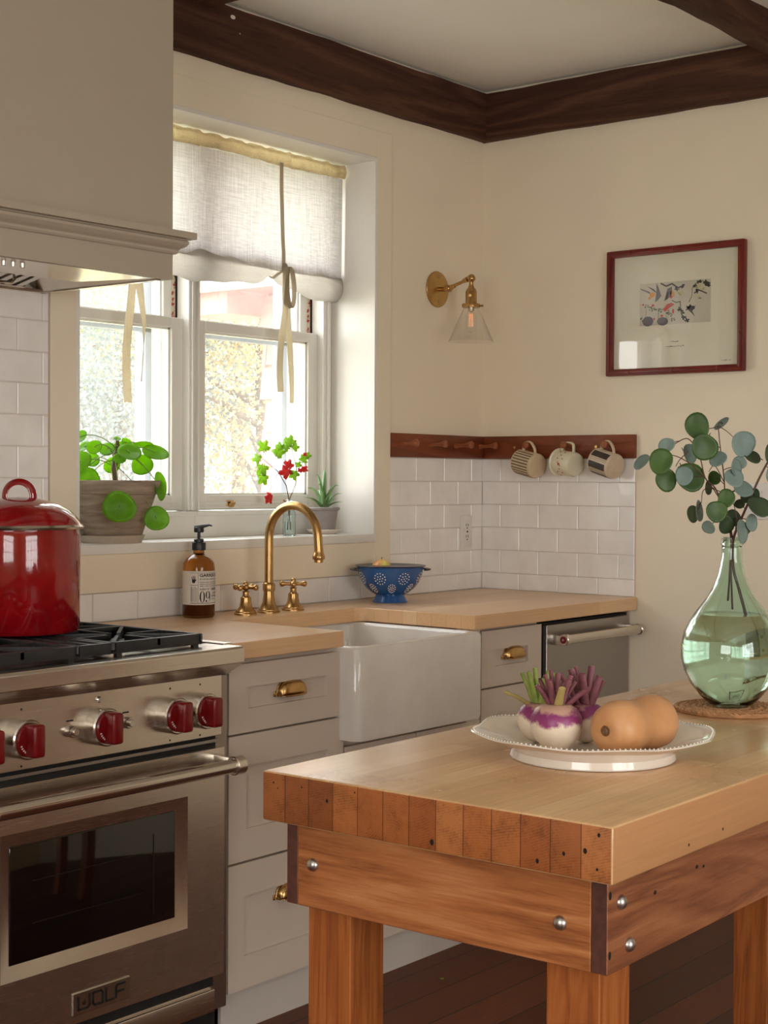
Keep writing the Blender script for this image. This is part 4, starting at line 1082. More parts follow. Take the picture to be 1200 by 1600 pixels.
# leaves: (right, up) in m from the stem foot, depth toward window, radius, normal tilt, aspect
LV = [(-.062, .025, -.10, .036, (-.1, -1, .15), 1), (.040, -.045, -.172, .040, (.05, -1, .05), 1), (-.095, .075, -.05, .036, (-.2, -.8, .5), 1), (.050, .105, -.05, .030, (.1, -.6, .8), 1.15),
      (.112, .105, .02, .033, (.2, -.5, .8), 1.1), (.128, .012, -.02, .036, (1, -.35, .1), .9), (.128, -.078, -.075, .033, (.3, -1, .1), .9), (-.025, .115, .02, .022, (-.1, -.7, .6), 1), (-.055, .120, -.02, .020, (.1, -.9, .5), 1),
      (-.092, .122, .03, .019, (-.4, -.6, .7), 1), (.012, .122, .03, .020, (0, -.7, .7), 1), (.030, .135, .02, .014, (.5, -.6, .5), 1), (.070, .125, .06, .030, (0, .3, 1), 1), (.068, .07, .07, .030, (0, -.8, .5), 1), (-.075, .085, .06, .022, (-.1, -.8, .5), 1),
      (-.105, .15, .03, .020, (-.3, -.7, .5), 1), (-.02, .07, .08, .022, (0, -.8, .3), 1), (.02, .09, -.03, .018, (0, -.8, .6), 1), (-.11, .03, .02, .024, (-.6, -.6, .4), 1), (.006, .145, 0, .010, (.2, -.4, .9), 1)]
lf = B(); pe = B()
for (r_, u_, d_, rad, nn, asp) in LV:
    c = P0+RT*r_+FW*d_*.9+UP*(u_+.0)
    c.y = min(c.y, .165-rad*.6)
    top = P0+UP*random.uniform(.06, .13)
    N_ = RT*nn[0]-FW*nn[1]*-1+UP*nn[2]
    N_ = RT*nn[0]+FW*nn[1]+UP*nn[2]
    leaf_disc(lf, c, N_, rad*1.12, random.uniform(0, 6), .16, asp, 20)
    mid = (top+c)/2+UP*.035
    pe.tube(bez(top, mid, c-N_.normalized()*-.001, 8), [.0013]*9, 6)
obj('foliage', lf, m_pilea, pl, ang=80, solid=.0006); obj('leaf_stalks', pe, m_petiole, pl)
# aloe
ax_, ay_ = -.768, .098
tag(obj('plant_saucer', B().lathe([(0, .004), (.032, .003), (.040, 0), (.050, .006), (.060, .014), (.0605, .016), (.058, .016), (.048, .010), (0, .007)], 40, Matrix.Translation((ax_, ay_, SZ))), m_whitep), 'white saucer under the small grey pot', 'saucer')
al = thing('potted_aloe', 'small spiky aloe in a grey clay pot at the right of the sill', 'plant', (ax_, ay_, SZ+.0075)); zb = SZ+.0075; M = Matrix.Translation((ax_, ay_, zb))
b = B(); b.lathe([(0, 0), (.036, 0), (.038, .003), (.0475, .070), (.052, .072), (.0535, .076), (.0535, .080), (.050, .082), (.047, .080), (.045, .07), (0, .070)], 40, M); obj('pot', b, m_greyp, al)
b = B(); b.lathe([(0, .074), (.046, .072)], 24, M, False, False); obj('soil', b, m_soil, al)
lf = B(); A_ = Vector((ax_, ay_, zb+.072))
for k, (a, out, hgt, w_) in enumerate([(0, .004, .135, .010), (.6, .03, .125, .009), (2.4, .03, .118, .009), (3.6, .05, .095, .010), (5.4, .058, .090, .009), (1.3, .055, .07, .009), (2.0, .07, .080, .008), (4.4, .08, .055, .009), (5.9, .075, .060, .008), (0.2, .082, .040, .009), (3.0, .085, .045, .009), (3.9, .075, .070, .008), (5.0, .085, .030, .008)]):
    d = Vector((math.cos(a), math.sin(a)*.75, 0))
    path = bez(A_, A_+d*out*.45+UP*hgt*1.05, A_+d*out+UP*hgt*(1 if out < .05 else .9), 9)
    lf.tube(path, [w_*(1-.04*i)*(1-(i/9)**2.2)+.0006 for i in range(10)], 8, (.45, 1))
obj('leaves', lf, m_aloe, al, ang=70)
# little bottle with two twigs
qx, qy = -.957, .080
bo = thing('bud_bottle', 'tiny clear aqua bottle holding cut twigs on the sill', 'bottle', (qx, qy, SZ)); M = Matrix.Translation((qx, qy, SZ))
b = B(); b.lathe([(0, .002), (.018, .002), (.019, 0), (.0215, .003), (.0215, .066), (.019, .078), (.012, .088), (.009, .092), (.009, .108), (.0115, .110), (.0115, .116), (.0095, .117), (.0075, .115), (.0075, .092), (.0175, .076), (.0195, .064), (.0195, .006), (0, .005)], 32, M, False, False)
obj('glass_body', b, m_aqua, bo, ang=50)
b = B(); b.lathe([(0, .0065), (.0188, .0065), (.0188, .045), (0, .045)], 28, M); obj('water', b, m_water, bo)
def cut_leaf(b, c, nrm, r, rot):
    """deeply lobed leaf"""
    nrm = Vector(nrm).normalized(); Q = Matrix.Translation(Vector(c)) @ nrm.to_track_quat('Z', 'Y').to_matrix().to_4x4() @ Matrix.Rotation(rot, 4, 'Z')
    n = 30; V0 = b.bm.verts.new(Q @ Vector((0, -r*.2, 0))); ring = []
    for k in range(n):
        a = -PI/2+2*PI*(k+.5)/n
        env = .55+.45*math.sin((k+.5)/n*PI); lob = .52+.48*abs(math.cos((k+.5)/n*PI*5)) if k % 2 == 0 else .46+.42*abs(math.cos((k+.5)/n*PI*5))
        ring.append(b.bm.verts.new(Q @ Vector((math.cos(a)*r*lob*env*.9, math.sin(a)*r*lob*env*1.05, r*.15*math.sin(k*1.3)))))
    for k in range(n-1): b.bm.faces.new((V0, ring[k], ring[k+1]))
def twig(label, pts_, rads, gl, rl, sub=()):
    e = thing('cut_twig', label, 'twig', (qx, qy, SZ+.02), group='twigs in the tiny bottle')
    T0 = Vector((qx, qy, SZ+.02))
    W = lambda r, u, d=0: T0+RT*r+UP*u+FW*d
    b = B(); b.tube([W(*p) for p in pts_], rads, 8)
    for s_ in sub: b.tube([W(*p) for p in s_], .0007, 6)
    obj('stem', b, m_twig, e)
    b = B()
    for (r, u, d, rad, rot, nn) in gl: cut_leaf(b, W(r, u, d), RT*nn[0]+FW*nn[1]+UP*nn[2], rad*1.25, rot)
    obj('green_leaves', b, m_gleaf, e, ang=80, solid=.0005)
    b = B()
    for (r, u, d, rad, rot, nn) in rl: cut_leaf(b, W(r, u, d), RT*nn[0]+FW*nn[1]+UP*nn[2], rad*1.25, rot)
    obj('red_leaves', b, m_rleaf, e, ang=80, solid=.0005)
twig('cut twig leaning left from the tiny bottle, with hanging red leaf', [(-.004, .0), (-.001, .095), (-.010, .14), (-.036, .185), (-.070, .213), (-.098, .236)], [.0016, .0016, .0015, .0013, .0011, .0008],
     [(-.082, .262, 0, .024, .2, (.2, -1, .3)), (-.102, .226, .01, .020, 1.2, (-.4, -1, .2)), (-.086, .196, -.01, .024, 2.9, (.1, -1, .1)), (-.084, .165, -.01, .022, 3.0, (.2, -1, 0)), (-.040, .246, .02, .026, -.8, (.1, -1, .4)), (-.030, .265, .01, .016, .8, (.1, -1, .4))],
     [(-.066, .100, -.01, .018, 3.1, (.5, -1, .1)), (-.064, .110, -.012, .014, 2.6, (-.4, -1, .1)), (-.008, .188, -.01, .025, 2.4, (.2, -1, .3)), (.000, .205, -.01, .019, .4, (.2, -1, .3))],
     [[(-.036, .185), (-.052, .150), (-.065, .120)], [(-.036, .185), (-.020, .19), (-.008, .195)], [(-.050, .20), (-.046, .225), (-.040, .246)]])
twig('cut twig rising right from the tiny bottle', [(.003, 0), (.000, .095), (.020, .145), (.023, .195), (.012, .240), (.002, .272)], [.0016, .0016, .0014, .0012, .0010, .0008],
     [(.004, .280, 0, .022, .5, (.1, -1, .3)), (-.008, .266, .01, .020, 1.2, (-.2, -1, .3)), (.016, .262, 0, .016, -.8, (.3, -1, .2)), (.044, .224, 0, .018, -.4, (.3, -1, .3)), (.056, .236, .01, .014, -.9, (.2, -1, .4)), (.018, .178, -.01, .019, 2.6, (-.1, -1, .2)), (.030, .206, 0, .013, .3, (.1, -1, .2))],
     [(.046, .194, 0, .014, -1.4, (.3, -1, .4)), (.036, .190, 0, .010, 1.4, (.3, -1, .4)), (.050, .240, .0, .008, 0, (.1, -1, .2))], [[(.022, .18), (.034, .20), (.044, .22)], [(.022, .175), (.034, .185), (.044, .192)]])

# ------------------------------------------------------------------ sconce
sc = thing('wall_sconce', 'brass swing-arm wall sconce with a clear cone glass shade', 'lamp', (-.284, 0, 1.981))
b = B(); M = Matrix.Translation((-.284, -.001, 1.981)) @ Matrix.Rotation(PI/2, 4, 'X')
b.lathe([(.062, 0), (.0635, .003), (.062, .006), (.056, .009), (0, .010)], 48, M)
for dz in (.043, -.043): b.ball((-.284, -.011, 1.981+dz), .004, 10, 6, (1, .6, 1))
obj('backplate', b, m_brassl, sc)
lx, ly = -.286, -.152
b = B(); b.cyl((-.284, -.010, 1.981), (-.284, -.042, 1.979), .0085, .0075, 18); b.cyl((-.297, -.050, 1.981), (-.271, -.050, 1.981), .0125, None, 18, .002); b.box(-.292, -.276, -.062, -.038, 1.972, 1.990, .003)
b.cyl((-.285, -.056, 1.982), (lx, ly+.018, 2.005), .0062, .0055, 16); b.cyl((-.285, -.060, 1.983), (-.285, -.082, 1.988), .009, .007, 16)
b.cyl((lx, ly+.034, 2.001), (lx, ly+.016, 2.006), .0075, .010, 16)
obj('arm', b, m_brass, sc)
b = B(); b.ball((lx, ly, 2.008), .0145, 20, 12); b.cyl((lx-.018, ly, 2.008), (lx+.018, ly, 2.008), .006, None, 14); b.cyl((lx, ly, 1.998), (lx, ly, 1.980), .0075, None, 16); obj('joint', b, m_brass, sc)
M = Matrix.Translation((lx, ly, 0))
b = B(); b.lathe([(.009, 1.984), (.010, 1.978), (.016, 1.970), (.0195, 1.962), (.0195, 1.925), (.021, 1.921), (.031, 1.920), (.032, 1.917), (.032, 1.908), (.028, 1.907), (.02, 1.907)], 36, M)
b.cyl((lx-.030, ly-.012, 1.913), (lx-.040, ly-.016, 1.913), .003, .004, 10); b.cyl((lx+.012, ly-.03, 1.913), (lx+.016, ly-.04, 1.913), .003, .004, 10); b.cyl((lx-.016, ly-.010, 1.945), (lx-.034, ly-.020, 1.945), .003, .005, 12)
obj('socket', b, m_brass, sc)
b = B(); b.lathe([(.026, 1.912), (.0275, 1.905), (.0775, 1.792), (.079, 1.790), (.0775, 1.790), (.026, 1.905), (.0245, 1.912)], 56, M, False, False); obj('glass_shade', b, m_shade, sc, ang=70)
b = B(); b.lathe([(.010, 1.912), (.011, 1.898), (.017, 1.880), (.019, 1.862), (.018, 1.838), (.014, 1.826), (0, 1.820)], 28, M); bb = obj('bulb', b, m_shade, sc)
b = B(); b.lathe([(.0105, 1.915), (.0105, 1.896), (.004, 1.892), (0, 1.89)], 18, M); obj('bulb_cap', b, m_chrome, bb)
b = B()
for k in range(8):
    a = k*PI/4; b.tube([(lx+.006*math.cos(a), ly+.006*math.sin(a), 1.886), (lx+.008*math.cos(a+.3), ly+.008*math.sin(a+.3), 1.842)], .0009, 5)
obj('bulb_filament', b, m_filament, bb)

# ------------------------------------------------------------------ peg rails and mugs
def peg(name, base, d, parent, L=.075):
    d = Vector(d).normalized(); Q = Matrix.Translation(Vector(base)) @ d.to_track_quat('Z', 'Y').to_matrix().to_4x4()
    b = B(); k = L/.075
    b.lathe([(.0095, 0), (.0085, .006*k), (.0058, .018*k), (.0055, .032*k), (.0068, .050*k), (.0105, .060*k), (.0128, .066*k), (.0125, .071*k), (.0095, .0745*k), (0, .075*k)], 20, Q)
    return obj('peg', b, m_pegknob, parent, ang=60)
ra1 = thing('peg_rail', 'brown wooden peg rail beside the window casing, its pegs empty', 'peg rail', (-.28, 0, 1.39), group='peg rails meeting in the corner')
b = B(); b.box(-.549, -.001, -.019, 0, 1.389, 1.470, .002); obj('board', b, m_peg, ra1)
for x in (-.508, -.346, -.192, -.040): peg('peg', (x, -.019, 1.432), (.05, -1, .06), ra1)
ra2 = thing('peg_rail', 'brown wooden peg rail holding three mugs on the far wall', 'peg rail', (0, -.33, 1.39), group='peg rails meeting in the corner')
b = B(); b.box(-.019, 0, -.645, -.020, 1.389, 1.470, .002); obj('board', b, m_pegy, ra2)
PG = (-.240, -.398, -.560)
for y in PG: peg('peg', (-.019, y, 1.430), (-1, 0, .10), ra2, .062)
for y in (-.158, -.496, -.03):
    b = B(); b.cyl((-.019, y, 1.429), (-.0225, y, 1.429), .006, .005, 14); obj('screw_cap', b, m_brassl, ra2)
def mug(name, label, y, R_, L, kind, tilt, m):
    """mug lying on its side below the peg: axis in the wall plane, mouth toward the window"""
    e = thing(name, label, 'mug', (0, 0, 0), group='mugs hanging from the peg rail')
    # local frame: Z = mug axis from mouth to base, X = up (handle side)
    b = B(); cc = .004
    prof = [(R_-.005, cc+.002), (R_-.004, 0), (R_, .001), (R_, L-.008), (R_-.003, L-.002), (R_-.008, L), (0, L)]
    if kind == 2: prof = [(R_-.004, .004), (R_-.002, -.001), (R_+.005, -.001), (R_+.006, .003), (R_+.001, .006), (R_, .012), (R_, L-.014), (R_-.004, L-.004), (R_-.012, L), (0, L)]
    b.lathe(prof, 44, None, False, False)
    b.lathe([(R_-.005, cc), (R_-.005, L-.010), (R_-.012, L-.005), (0, L-.005)], 44, None, False, False)
    bd = obj('body', b, m, e, True)
    b = B(); h0, h1 = L*.18, L*.80
    if kind == 2: pts = [(R_-.003, 0, h0), (R_+.012, 0, h0), (R_+.026, 0, h0+.008), (R_+.030, 0, (h0+h1)/2), (R_+.029, 0, h1-.012), (R_+.022, 0, h1-.002), (R_-.003, 0, h1)]
    else: pts = [(R_-.003, 0, h0), (R_+.014, 0, h0-.004), (R_+.029, 0, h0+.008), (R_+.034, 0, h0+.026), (R_+.028, 0, h1-.020), (R_+.014, 0, h1-.006), (R_-.003, 0, h1)]
    pp = []
    for k in range(len(pts)-1):
        for t in range(4):
            P = [Vector(pts[max(0, min(len(pts)-1, k+i))]) for i in (-1, 0, 1, 2)]; t_ = t/4
            pp.append(.5*((2*P[1])+(P[2]-P[0])*t_+(2*P[0]-5*P[1]+4*P[2]-P[3])*t_**2+(3*P[1]-P[0]-3*P[2]+P[3])*t_**3))
    pp.append(Vector(pts[-1]))
    b.tube(pp, .0052, 12, (.6, 1.25), (1, 0, 0)); obj('handle', b, m, e, True, ang=60)
    b = B()
    if kind == 1:
        for k in range(23):
            a = math.radians(26+14*k)
            b.box(R_-.0004, R_+.0007, -.0016, .0016, .006, L-.010, 0, Matrix.Rotation(a, 4, 'Z'))
        obj('stripes', b, m_mugs, bd, True)
    if kind == 3:
        for k in range(6):
            a0 = math.radians(28+k*54); n = 6
            ring = [[b.bm.verts.new((q*math.cos(a0+.54*i/n), q*math.sin(a0+.54*i/n), z)) for i in range(n+1)] for q, z in ((R_+.0006, .006), (R_+.0006, L-.012))]
            for i in range(n): b.bm.faces.new((ring[0][i], ring[0][i+1], ring[1][i+1], ring[1][i]))
            b.box(R_-.0004, R_+.0006, -.0005, .0005, .006, L-.010, 0, Matrix.Rotation(a0+.66, 4, 'Z'))
            b.box(R_-.0004, R_+.0006, -.0005, .0005, .006, L-.010, 0, Matrix.Rotation(a0+.80, 4, 'Z'))
        obj('bands', b, m_mug3d, bd, True)
    if kind == 2:
        a = PI*.50
        Q = Matrix.Rotation(a, 4, 'Z') @ Matrix.Translation((R_+.0004, 0, L*.50))
        for (u, v, w_, h_) in ((0, .000, .006, .009), (.005, .005, .006, .003), (-.005, -.005, .006, .003), (.004, -.004, .004, .003)):
            b.box(-.0003, .0003, u-w_/2, u+w_/2, v-h_/2, v+h_/2, 0, Q)
        for i, (u, v) in enumerate([(x_*.0062-.022, z_*.012-.010) for x_ in range(8) for z_ in range(3)]):
            if abs(u) > .008 and i % 2 == 0: b.box(-.0003, .0003, u-.0016, u+.0016, v-.003, v+.003, 0, Matrix.Rotation(a+u/R_, 4, 'Z') @ Matrix.Translation((R_+.0004, 0, L*.5)))
        obj('red_marks', b, m_redtext, bd, True)
    # orient: axis tilted down toward -y, handle up
    ax = Vector((-.25, -math.cos(tilt), -math.sin(tilt))).normalized(); upv = Vector((-.05, 0, 1)); upv = (upv-ax*upv.dot(ax)).normalized(); s3 = ax.cross(upv)
    Rm = Matrix((upv, s3, ax)).transposed().to_4x4()
    hook = Vector((R_+.026, 0, L*.34 if kind != 3 else L*.34))
    e.matrix_world = Matrix.Translation(Vector((-.060, y, 1.4415))-Rm.to_3x3() @ hook) @ Rm
    return e
mug('mug', 'tan mug with thin dark stripes, nearest the room corner', PG[0], .044, .098, 1, .20, m_mug1)
mug('mug', 'cream enamel mug with small red bird mark on the middle peg', PG[1], .043, .090, 2, .12, m_mug2)
mug('mug', 'stoneware mug with broad dark panels on the last peg', PG[2], .044, .096, 3, .26, m_mug3)

# ------------------------------------------------------------------ outlet and switch
ou = thing('wall_outlet', 'white double power outlet on the tiles beside the corner', 'outlet', (-.112, -.008, 1.126))
b = B(); b.box(-.145, -.079, -.0145, -.0078, 1.066, 1.184, .003); obj('plate', b, m_switch, ou)
b = B(); b.box(-.129, -.095, -.0165, -.014, 1.084, 1.166, .002)
ri = obj('insert', b, m_switch, ou)
b = B()
for z in (1.145, 1.104):
    for x in (-.119, -.107): b.box(x-.0012, x+.0012, -.0170, -.0163, z, z+.009)
    b.cyl((-.113, -.0170, z-.007), (-.113, -.0163, z-.007), .0028, None, 10)
b.box(-.116, -.108, -.0172, -.0163, 1.122, 1.128)
obj('socket_slots', b, m_gap, ri)
sw = thing('light_switch', 'white rocker light switch plate behind the leafy branches', 'switch', (0, -1.09, 1.25))
b = B(); b.box(-.007, 0, -1.128, -1.052, 1.190, 1.308, .003); obj('plate', b, m_switch, sw)
b = B(); b.box(-.011, -.006, -1.107, -1.073, 1.216, 1.282, .002); obj('rocker', b, m_switch, sw)

# ------------------------------------------------------------------ framed print
pf = thing('framed_picture', 'small nature print in a thin red wooden frame', 'picture', (0, -.79, 1.88))
y0, y1, z0, z1 = -.534, -1.046, 1.669, 2.096
fw = .024
def bar_y(b, z): 
    b.box(-.0265, -.003, y1+.0006, y0-.0006, z+.0006, z+fw-.0006, .0035); b.box(-.030, -.026, y1+.006, y0-.006, z+.007, z+fw-.007, .0015)
    for k in (.18, .5, .82): b.box(-.0315, -.026, y1+(y0-y1)*k-.003, y1+(y0-y1)*k+.003, z+.004, z+fw-.004, .001)
b = B(); bar_y(b, z0); obj('frame_bar', b, m_frame, pf)
b = B(); bar_y(b, z1-fw); obj('frame_bar', b, m_frame, pf)
for yy in (y0-fw, y1):
    b = B(); b.box(-.0268, -.002, yy, yy+fw, z0+.001, z1-.001, .004); b.box(-.0298, -.026, yy+.007, yy+fw-.007, z0+.006, z1-.006, .0015)
    for k in (.3, .7): b.box(-.0313, -.026, yy+.004, yy+fw-.004, z0+(z1-z0)*k-.003, z0+(z1-z0)*k+.003, .001)
    obj('frame_bar', b, m_framez, pf)
b = B(); b.box(-.010, -.004, y1+.012, y0-.012, z0+.012, z1-.012); mt = obj('mat_board', b, m_mat, pf)
b = B(); b.box(-.0108, -.009, -.920, -.657, 1.836, 1.978); pr_ = obj('print', b, m_print, mt)
b = B(); b.box(-.0185, -.0165, y1+.012, y0-.012, z0+.012, z1-.012); obj('glazing', b, m_picglass, pf)
PW, PH = .263, .142
def pp(u, v): return (-.657-u*PW, 1.836+v*PH)          # u from the left, v from below
layer = [0]
def ppoly(b, pts):
    x = -.0112
    V = [b.bm.verts.new((x, *pp(u, v))) for u, v in pts]; V2 = [b.bm.verts.new((x+.0006, *pp(u, v))) for u, v in pts]
    b.bm.faces.new(V); b.bm.faces.new(V2[::-1])
    for k in range(len(V)): b.bm.faces.new((V[k], V2[k], V2[(k+1) % len(V)], V[(k+1) % len(V)]))
def pell(b, u, v, ru, rv, rot=0, n=10):
    ppoly(b, [(u+ru*math.cos(2*PI*k/n)*math.cos(rot)-rv*math.sin(2*PI*k/n)*math.sin(rot)*PH/PW*1.2, v+(ru*math.cos(2*PI*k/n)*math.sin(rot)*PW/PH*.9+rv*math.sin(2*PI*k/n)*math.cos(rot))) for k in range(n)])
def pstroke(b, pts, w=.01):
    for (a0, b0), (a1, b1) in zip(pts, pts[1:]):
        d = Vector(((a1-a0)*PW, (b1-b0)*PH)); d.normalize(); nx, ny = -d.y*w/2/PW*PH, d.x*w/2
        ppoly(b, [(a0+nx, b0+ny), (a0-nx, b0-ny), (a1-nx, b1-ny), (a1+nx, b1+ny)])
rp = random.Random(5)
dk, gy, rd, og, gn, ye = B(), B(), B(), B(), B(), B()
def sprig(b, u, v, n, L, w): 
    for k in range(n+2):
        a = rp.uniform(0, 2*PI); pell(b, u+L*math.cos(a), v+L*1.7*math.sin(a), w*1.35, w*1.2, a, 7)
pstroke(dk, [(.30, .98), (.38, .90), (.46, .95), (.55, .84), (.64, .90)], .035); pstroke(dk, [(.46, .56), (.52, .50), (.58, .52), (.585, .30), (.62, .12), (.66, .04)], .018); pstroke(dk, [(.70, .48), (.74, .62), (.745, .80), (.80, .92), (.90, .96)], .014); pstroke(dk, [(.80, .78), (.88, .72), (.95, .66)], .03)
for (u, v) in ((.78, .88), (.84, .95), (.93, .92), (.97, .86), (.80, .72), (.57, .34), (.61, .26), (.69, .34), (.73, .38), (.63, .14), (.68, .08), (.75, .34), (.53, .82), (.60, .88)): sprig(dk, u, v, 4, .018, .014)
pell(dk, .95, .88, .035, .06, .8); ppoly(dk, [(.66, .42), (.72, .36), (.80, .40), (.74, .30), (.79, .14), (.70, .30)])
ppoly(gy, [(.0, .90), (.02, .86), (.16, .74), (.14, .80)]); ppoly(gy, [(.10, .94), (.22, .78), (.27, .72), (.20, .86)]); ppoly(gy, [(.24, .99), (.27, .88), (.31, .68), (.26, .58), (.22, .55), (.24, .78)]); ppoly(gy, [(.35, .55), (.40, .84), (.46, .88), (.46, .70), (.40, .60)])
pell(gy, .12, .10, .08, .12, .1, 12); pell(gy, .33, .08, .08, .10, -.1, 12)
pell(og, .18, .72, .04, .06, .6); pell(og, .46, .72, .035, .09, .3); pell(og, .14, .65, .02, .03)
ppoly(rd, [(.33, .36), (.40, .48), (.46, .50), (.50, .46), (.44, .40), (.36, .30)]); pell(rd, .05, .50, .014, .025); pell(rd, .19, .47, .02, .03); pell(rd, .48, .30, .014, .06); pell(rd, .45, .64, .02, .03); pell(rd, .32, .21, .02, .03); pell(rd, .21, .15, .012, .03)
for (u, v) in ((.10, .46), (.15, .40), (.20, .36), (.26, .36), (.40, .30), (.44, .22), (.04, .16), (.48, .10), (.30, .34)): sprig(gn, u, v, 5, .022, .010)
pstroke(gn, [(.08, .12), (.10, .40)], .008); pstroke(gn, [(.27, .10), (.27, .40)], .012)
for (u, v) in ((.56, .76), (.60, .70), (.86, .60), (.88, .80), (.82, .86)): sprig(ye, u, v, 6, .026, .010)
for b, m_, nm in ((dk, m_pdark, 'dark_branches'), (gy, m_pgrey, 'grey_birds'), (rd, m_pred, 'red_marks'), (og, m_porange, 'orange_marks'), (gn, m_pgreen, 'green_sprigs'), (ye, m_pyellow, 'yellow_sprigs')):
    obj(nm, b, m_, pr_, smooth=False)
b = B()
for (u0, u1, z, w_) in ((-.775, -.800, 1.776, .0012), (-.757, -.826, 1.760, .0012), (-.958, -.996, 1.706, .001)):
    yy = u0
    while yy > u1:
        L_ = rp.uniform(.003, .008); b.box(-.0106, -.0098, yy-L_, yy, z+rp.uniform(0, .002), z+.0022+rp.uniform(0, .002)); yy -= L_+rp.uniform(.001, .003)
obj('caption_line', b, m_pgrey, mt)

# ------------------------------------------------------------------ island table
IX, IY, ITH, IL, IW, IZ = -3.0257, -1.7652, .0175, 1.60, .568, .900
isl = thing('island_table', 'heavy butcher-block island table on square oak legs', 'table', (IX, IY, FZ), ITH)
# local frame of the island: x along, y = -(width), so local y runs 0..-IW
WI = WM[isl.name]
zl = lambda z: z-FZ
b = B(); b.box(0, IL, -IW, 0, zl(.829), zl(IZ), .004, None, 3)
bm = b.bm; bm.normal_update()
for f in bm.faces:
    nx = f.normal
    if nx.x < -.8: f.material_index = 2
    elif nx.y < -.8 or nx.y > .8 or nx.x > .8: f.material_index = 1
    else: f.material_index = 0
top = obj('tabletop', b, [m_block, m_blockside, m_blockend], isl, True)
b = B()
for (y, z, r) in ((-.022, .885, .0022), (-.030, .878, .0015), (-.121, .872, .004), (-.300, .842, .006), (-.462, .843, .0045), (-.500, .858, .0040), (-.549, .888, .004), (-.530, .866, .0052), (-.547, .846, .003), (-.075, .885, .002), (-.17, .89, .002)):
    r *= .75; b.lathe([(r, -.0004), (r*.8, .0004), (0, .0005)], 10, Matrix.Translation((-.0002, y, zl(z))) @ Matrix.Rotation(-PI/2, 4, 'Y') @ Matrix.Diagonal((1, .75, 1, 1)))
for (x, z, r) in ((.20, .842, .003), (.30, .845, .003)): b.lathe([(r, -.0004), (0, .0004)], 8, Matrix.Translation((x, -IW-.0002, zl(z))) @ Matrix.Rotation(PI/2, 4, 'X'))
tag(obj('knot_holes', b, m_hole, top, True), 'small dark worm holes')
az0, az1 = zl(.708), zl(.8285)
ay0, ay1 = -.545, -.021
b = B(); b.box(.030, IL-.03, ay0, ay0+.023, az0, az1, .0012, None, 1)
for f in b.bm.faces: f.material_index = 0
b.bm.normal_update()
for f in b.bm.faces:
    if abs(f.normal.x) > .8: f.material_index = 1
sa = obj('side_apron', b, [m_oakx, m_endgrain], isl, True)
b = B(); b.box(.030, IL-.03, ay1-.021, ay1, az0, az1, .0012, None, 1); b.bm.normal_update()
for f in b.bm.faces: f.material_index = 1 if abs(f.normal.x) > .8 else 0
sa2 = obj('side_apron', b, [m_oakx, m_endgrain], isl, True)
b = B(); b.box(.0295, .052, ay0+.0235, ay1-.0215, az0, az1, .0012, None, 1); ea = obj('end_apron', b, m_oak, isl, True)
b = B(); b.box(IL-.053, IL-.031, ay0+.0235, ay1-.0215, az0, az1, .0012, None, 1); obj('end_apron', b, m_oak, isl, True)
def bolt(p, rot, par):
    b = B(); b.lathe([(.0095, 0), (.0095, .001), (.0080, .0045), (.0045, .007), (0, .0078)], 20, Matrix.Translation(p) @ rot); obj('bolt', b, m_bolt, par, True)
RX_ = Matrix.Rotation(-PI/2, 4, 'Y'); RY_ = Matrix.Rotation(PI/2, 4, 'X')
bolt((.0293, -.071, zl(.770)), RX_, ea); bolt((.0293, -.478, zl(.762)), RX_, ea)
for (x, z) in ((.062, .793), (.084, .735)): bolt((x, ay0-.0003, zl(z)), RY_, sa)
for (x, z) in ((1.50, .793), (1.52, .735)): bolt((x, ay0-.0003, zl(z)), RY_, sa)
b = B()
for (x, z) in ((.036, .806), (.036, .732)): b.lathe([(.005, -.0004), (.0035, .0003), (0, .0004)], 12, Matrix.Translation((x, ay0-.0002, zl(z))) @ RY_ @ Matrix.Diagonal((.8, 1.2, 1, 1)))
for (x, z, r) in ((.152, .786, .004), (.27, .796, .004), (.29, .793, .003)): b.lathe([(r, -.0004), (r*.6, .0003), (0, .0004)], 9, Matrix.Translation((x, ay0-.0002, zl(z))) @ RY_ @ Matrix.Diagonal((1.2, .8, 1, 1)))
obj('plug_holes', b, m_hole, sa, True)
lw = .078
for (x0, y1_) in ((.052, -.021), (.052, ay0+.0235+lw), (1.463, -.021), (1.463, ay0+.0235+lw)):
    t_ = -.0215 if y1_ == -.021 else 0
    yt = y1_ + (t_ if y1_ == -.021 else 0)
    b = B(); b.box(x0+.001, x0+lw, yt-lw, yt, 0.0005, zl(.828), .0015, None, 1)
    obj('leg', b, m_leg, isl, True)

# ------------------------------------------------------------------ things on the island
def pv(px, py, z):                        # not a screen mapping: island-relative point (along, across)
    v = WI @ Vector((px, py, 0)); return Vector((v.x, v.y, z))
plc = Vector((-2.6265, -2.069, IZ))
pla = thing('platter', 'white scalloped footed ceramic platter holding turnips and squash', 'platter', tuple(plc))
M = Matrix.Translation(plc+Vector((0, 0, .0008)))
def scal(p, a):
    r = math.hypot(p.x, p.y)
    if r > .10:
        k = 1+.022*math.cos(8*a)*((r-.10)/.085); p.x *= k; p.y *= k; p.z += .0018*math.cos(8*a)*((r-.10)/.085)
    return p
b = B(); b.lathe([(0, .0125), (.100, .0125), (.114, .015), (.133, .027), (.173, .0392), (.180, .040), (.181, .0385), (.176, .036), (.138, .0225), (.124, .013), (.112, .008), (0, .0085)], 96, M, fn=scal); obj('dish', b, m_whitep, pla, ang=70)
b = B(); b.lathe([(.123, 0), (.124, .002), (.1215, .0125), (.112, .010), (.112, .006), (.117, 0)], 64, M, False, False); obj('foot', b, m_whitep, pla)
b = B()
for k in range(150):
    a = 2*PI*k/150; p = scal(Vector((.177*math.cos(a), .177*math.sin(a), .0405)), a); b.ball(M @ p, .0014, 6, 4)
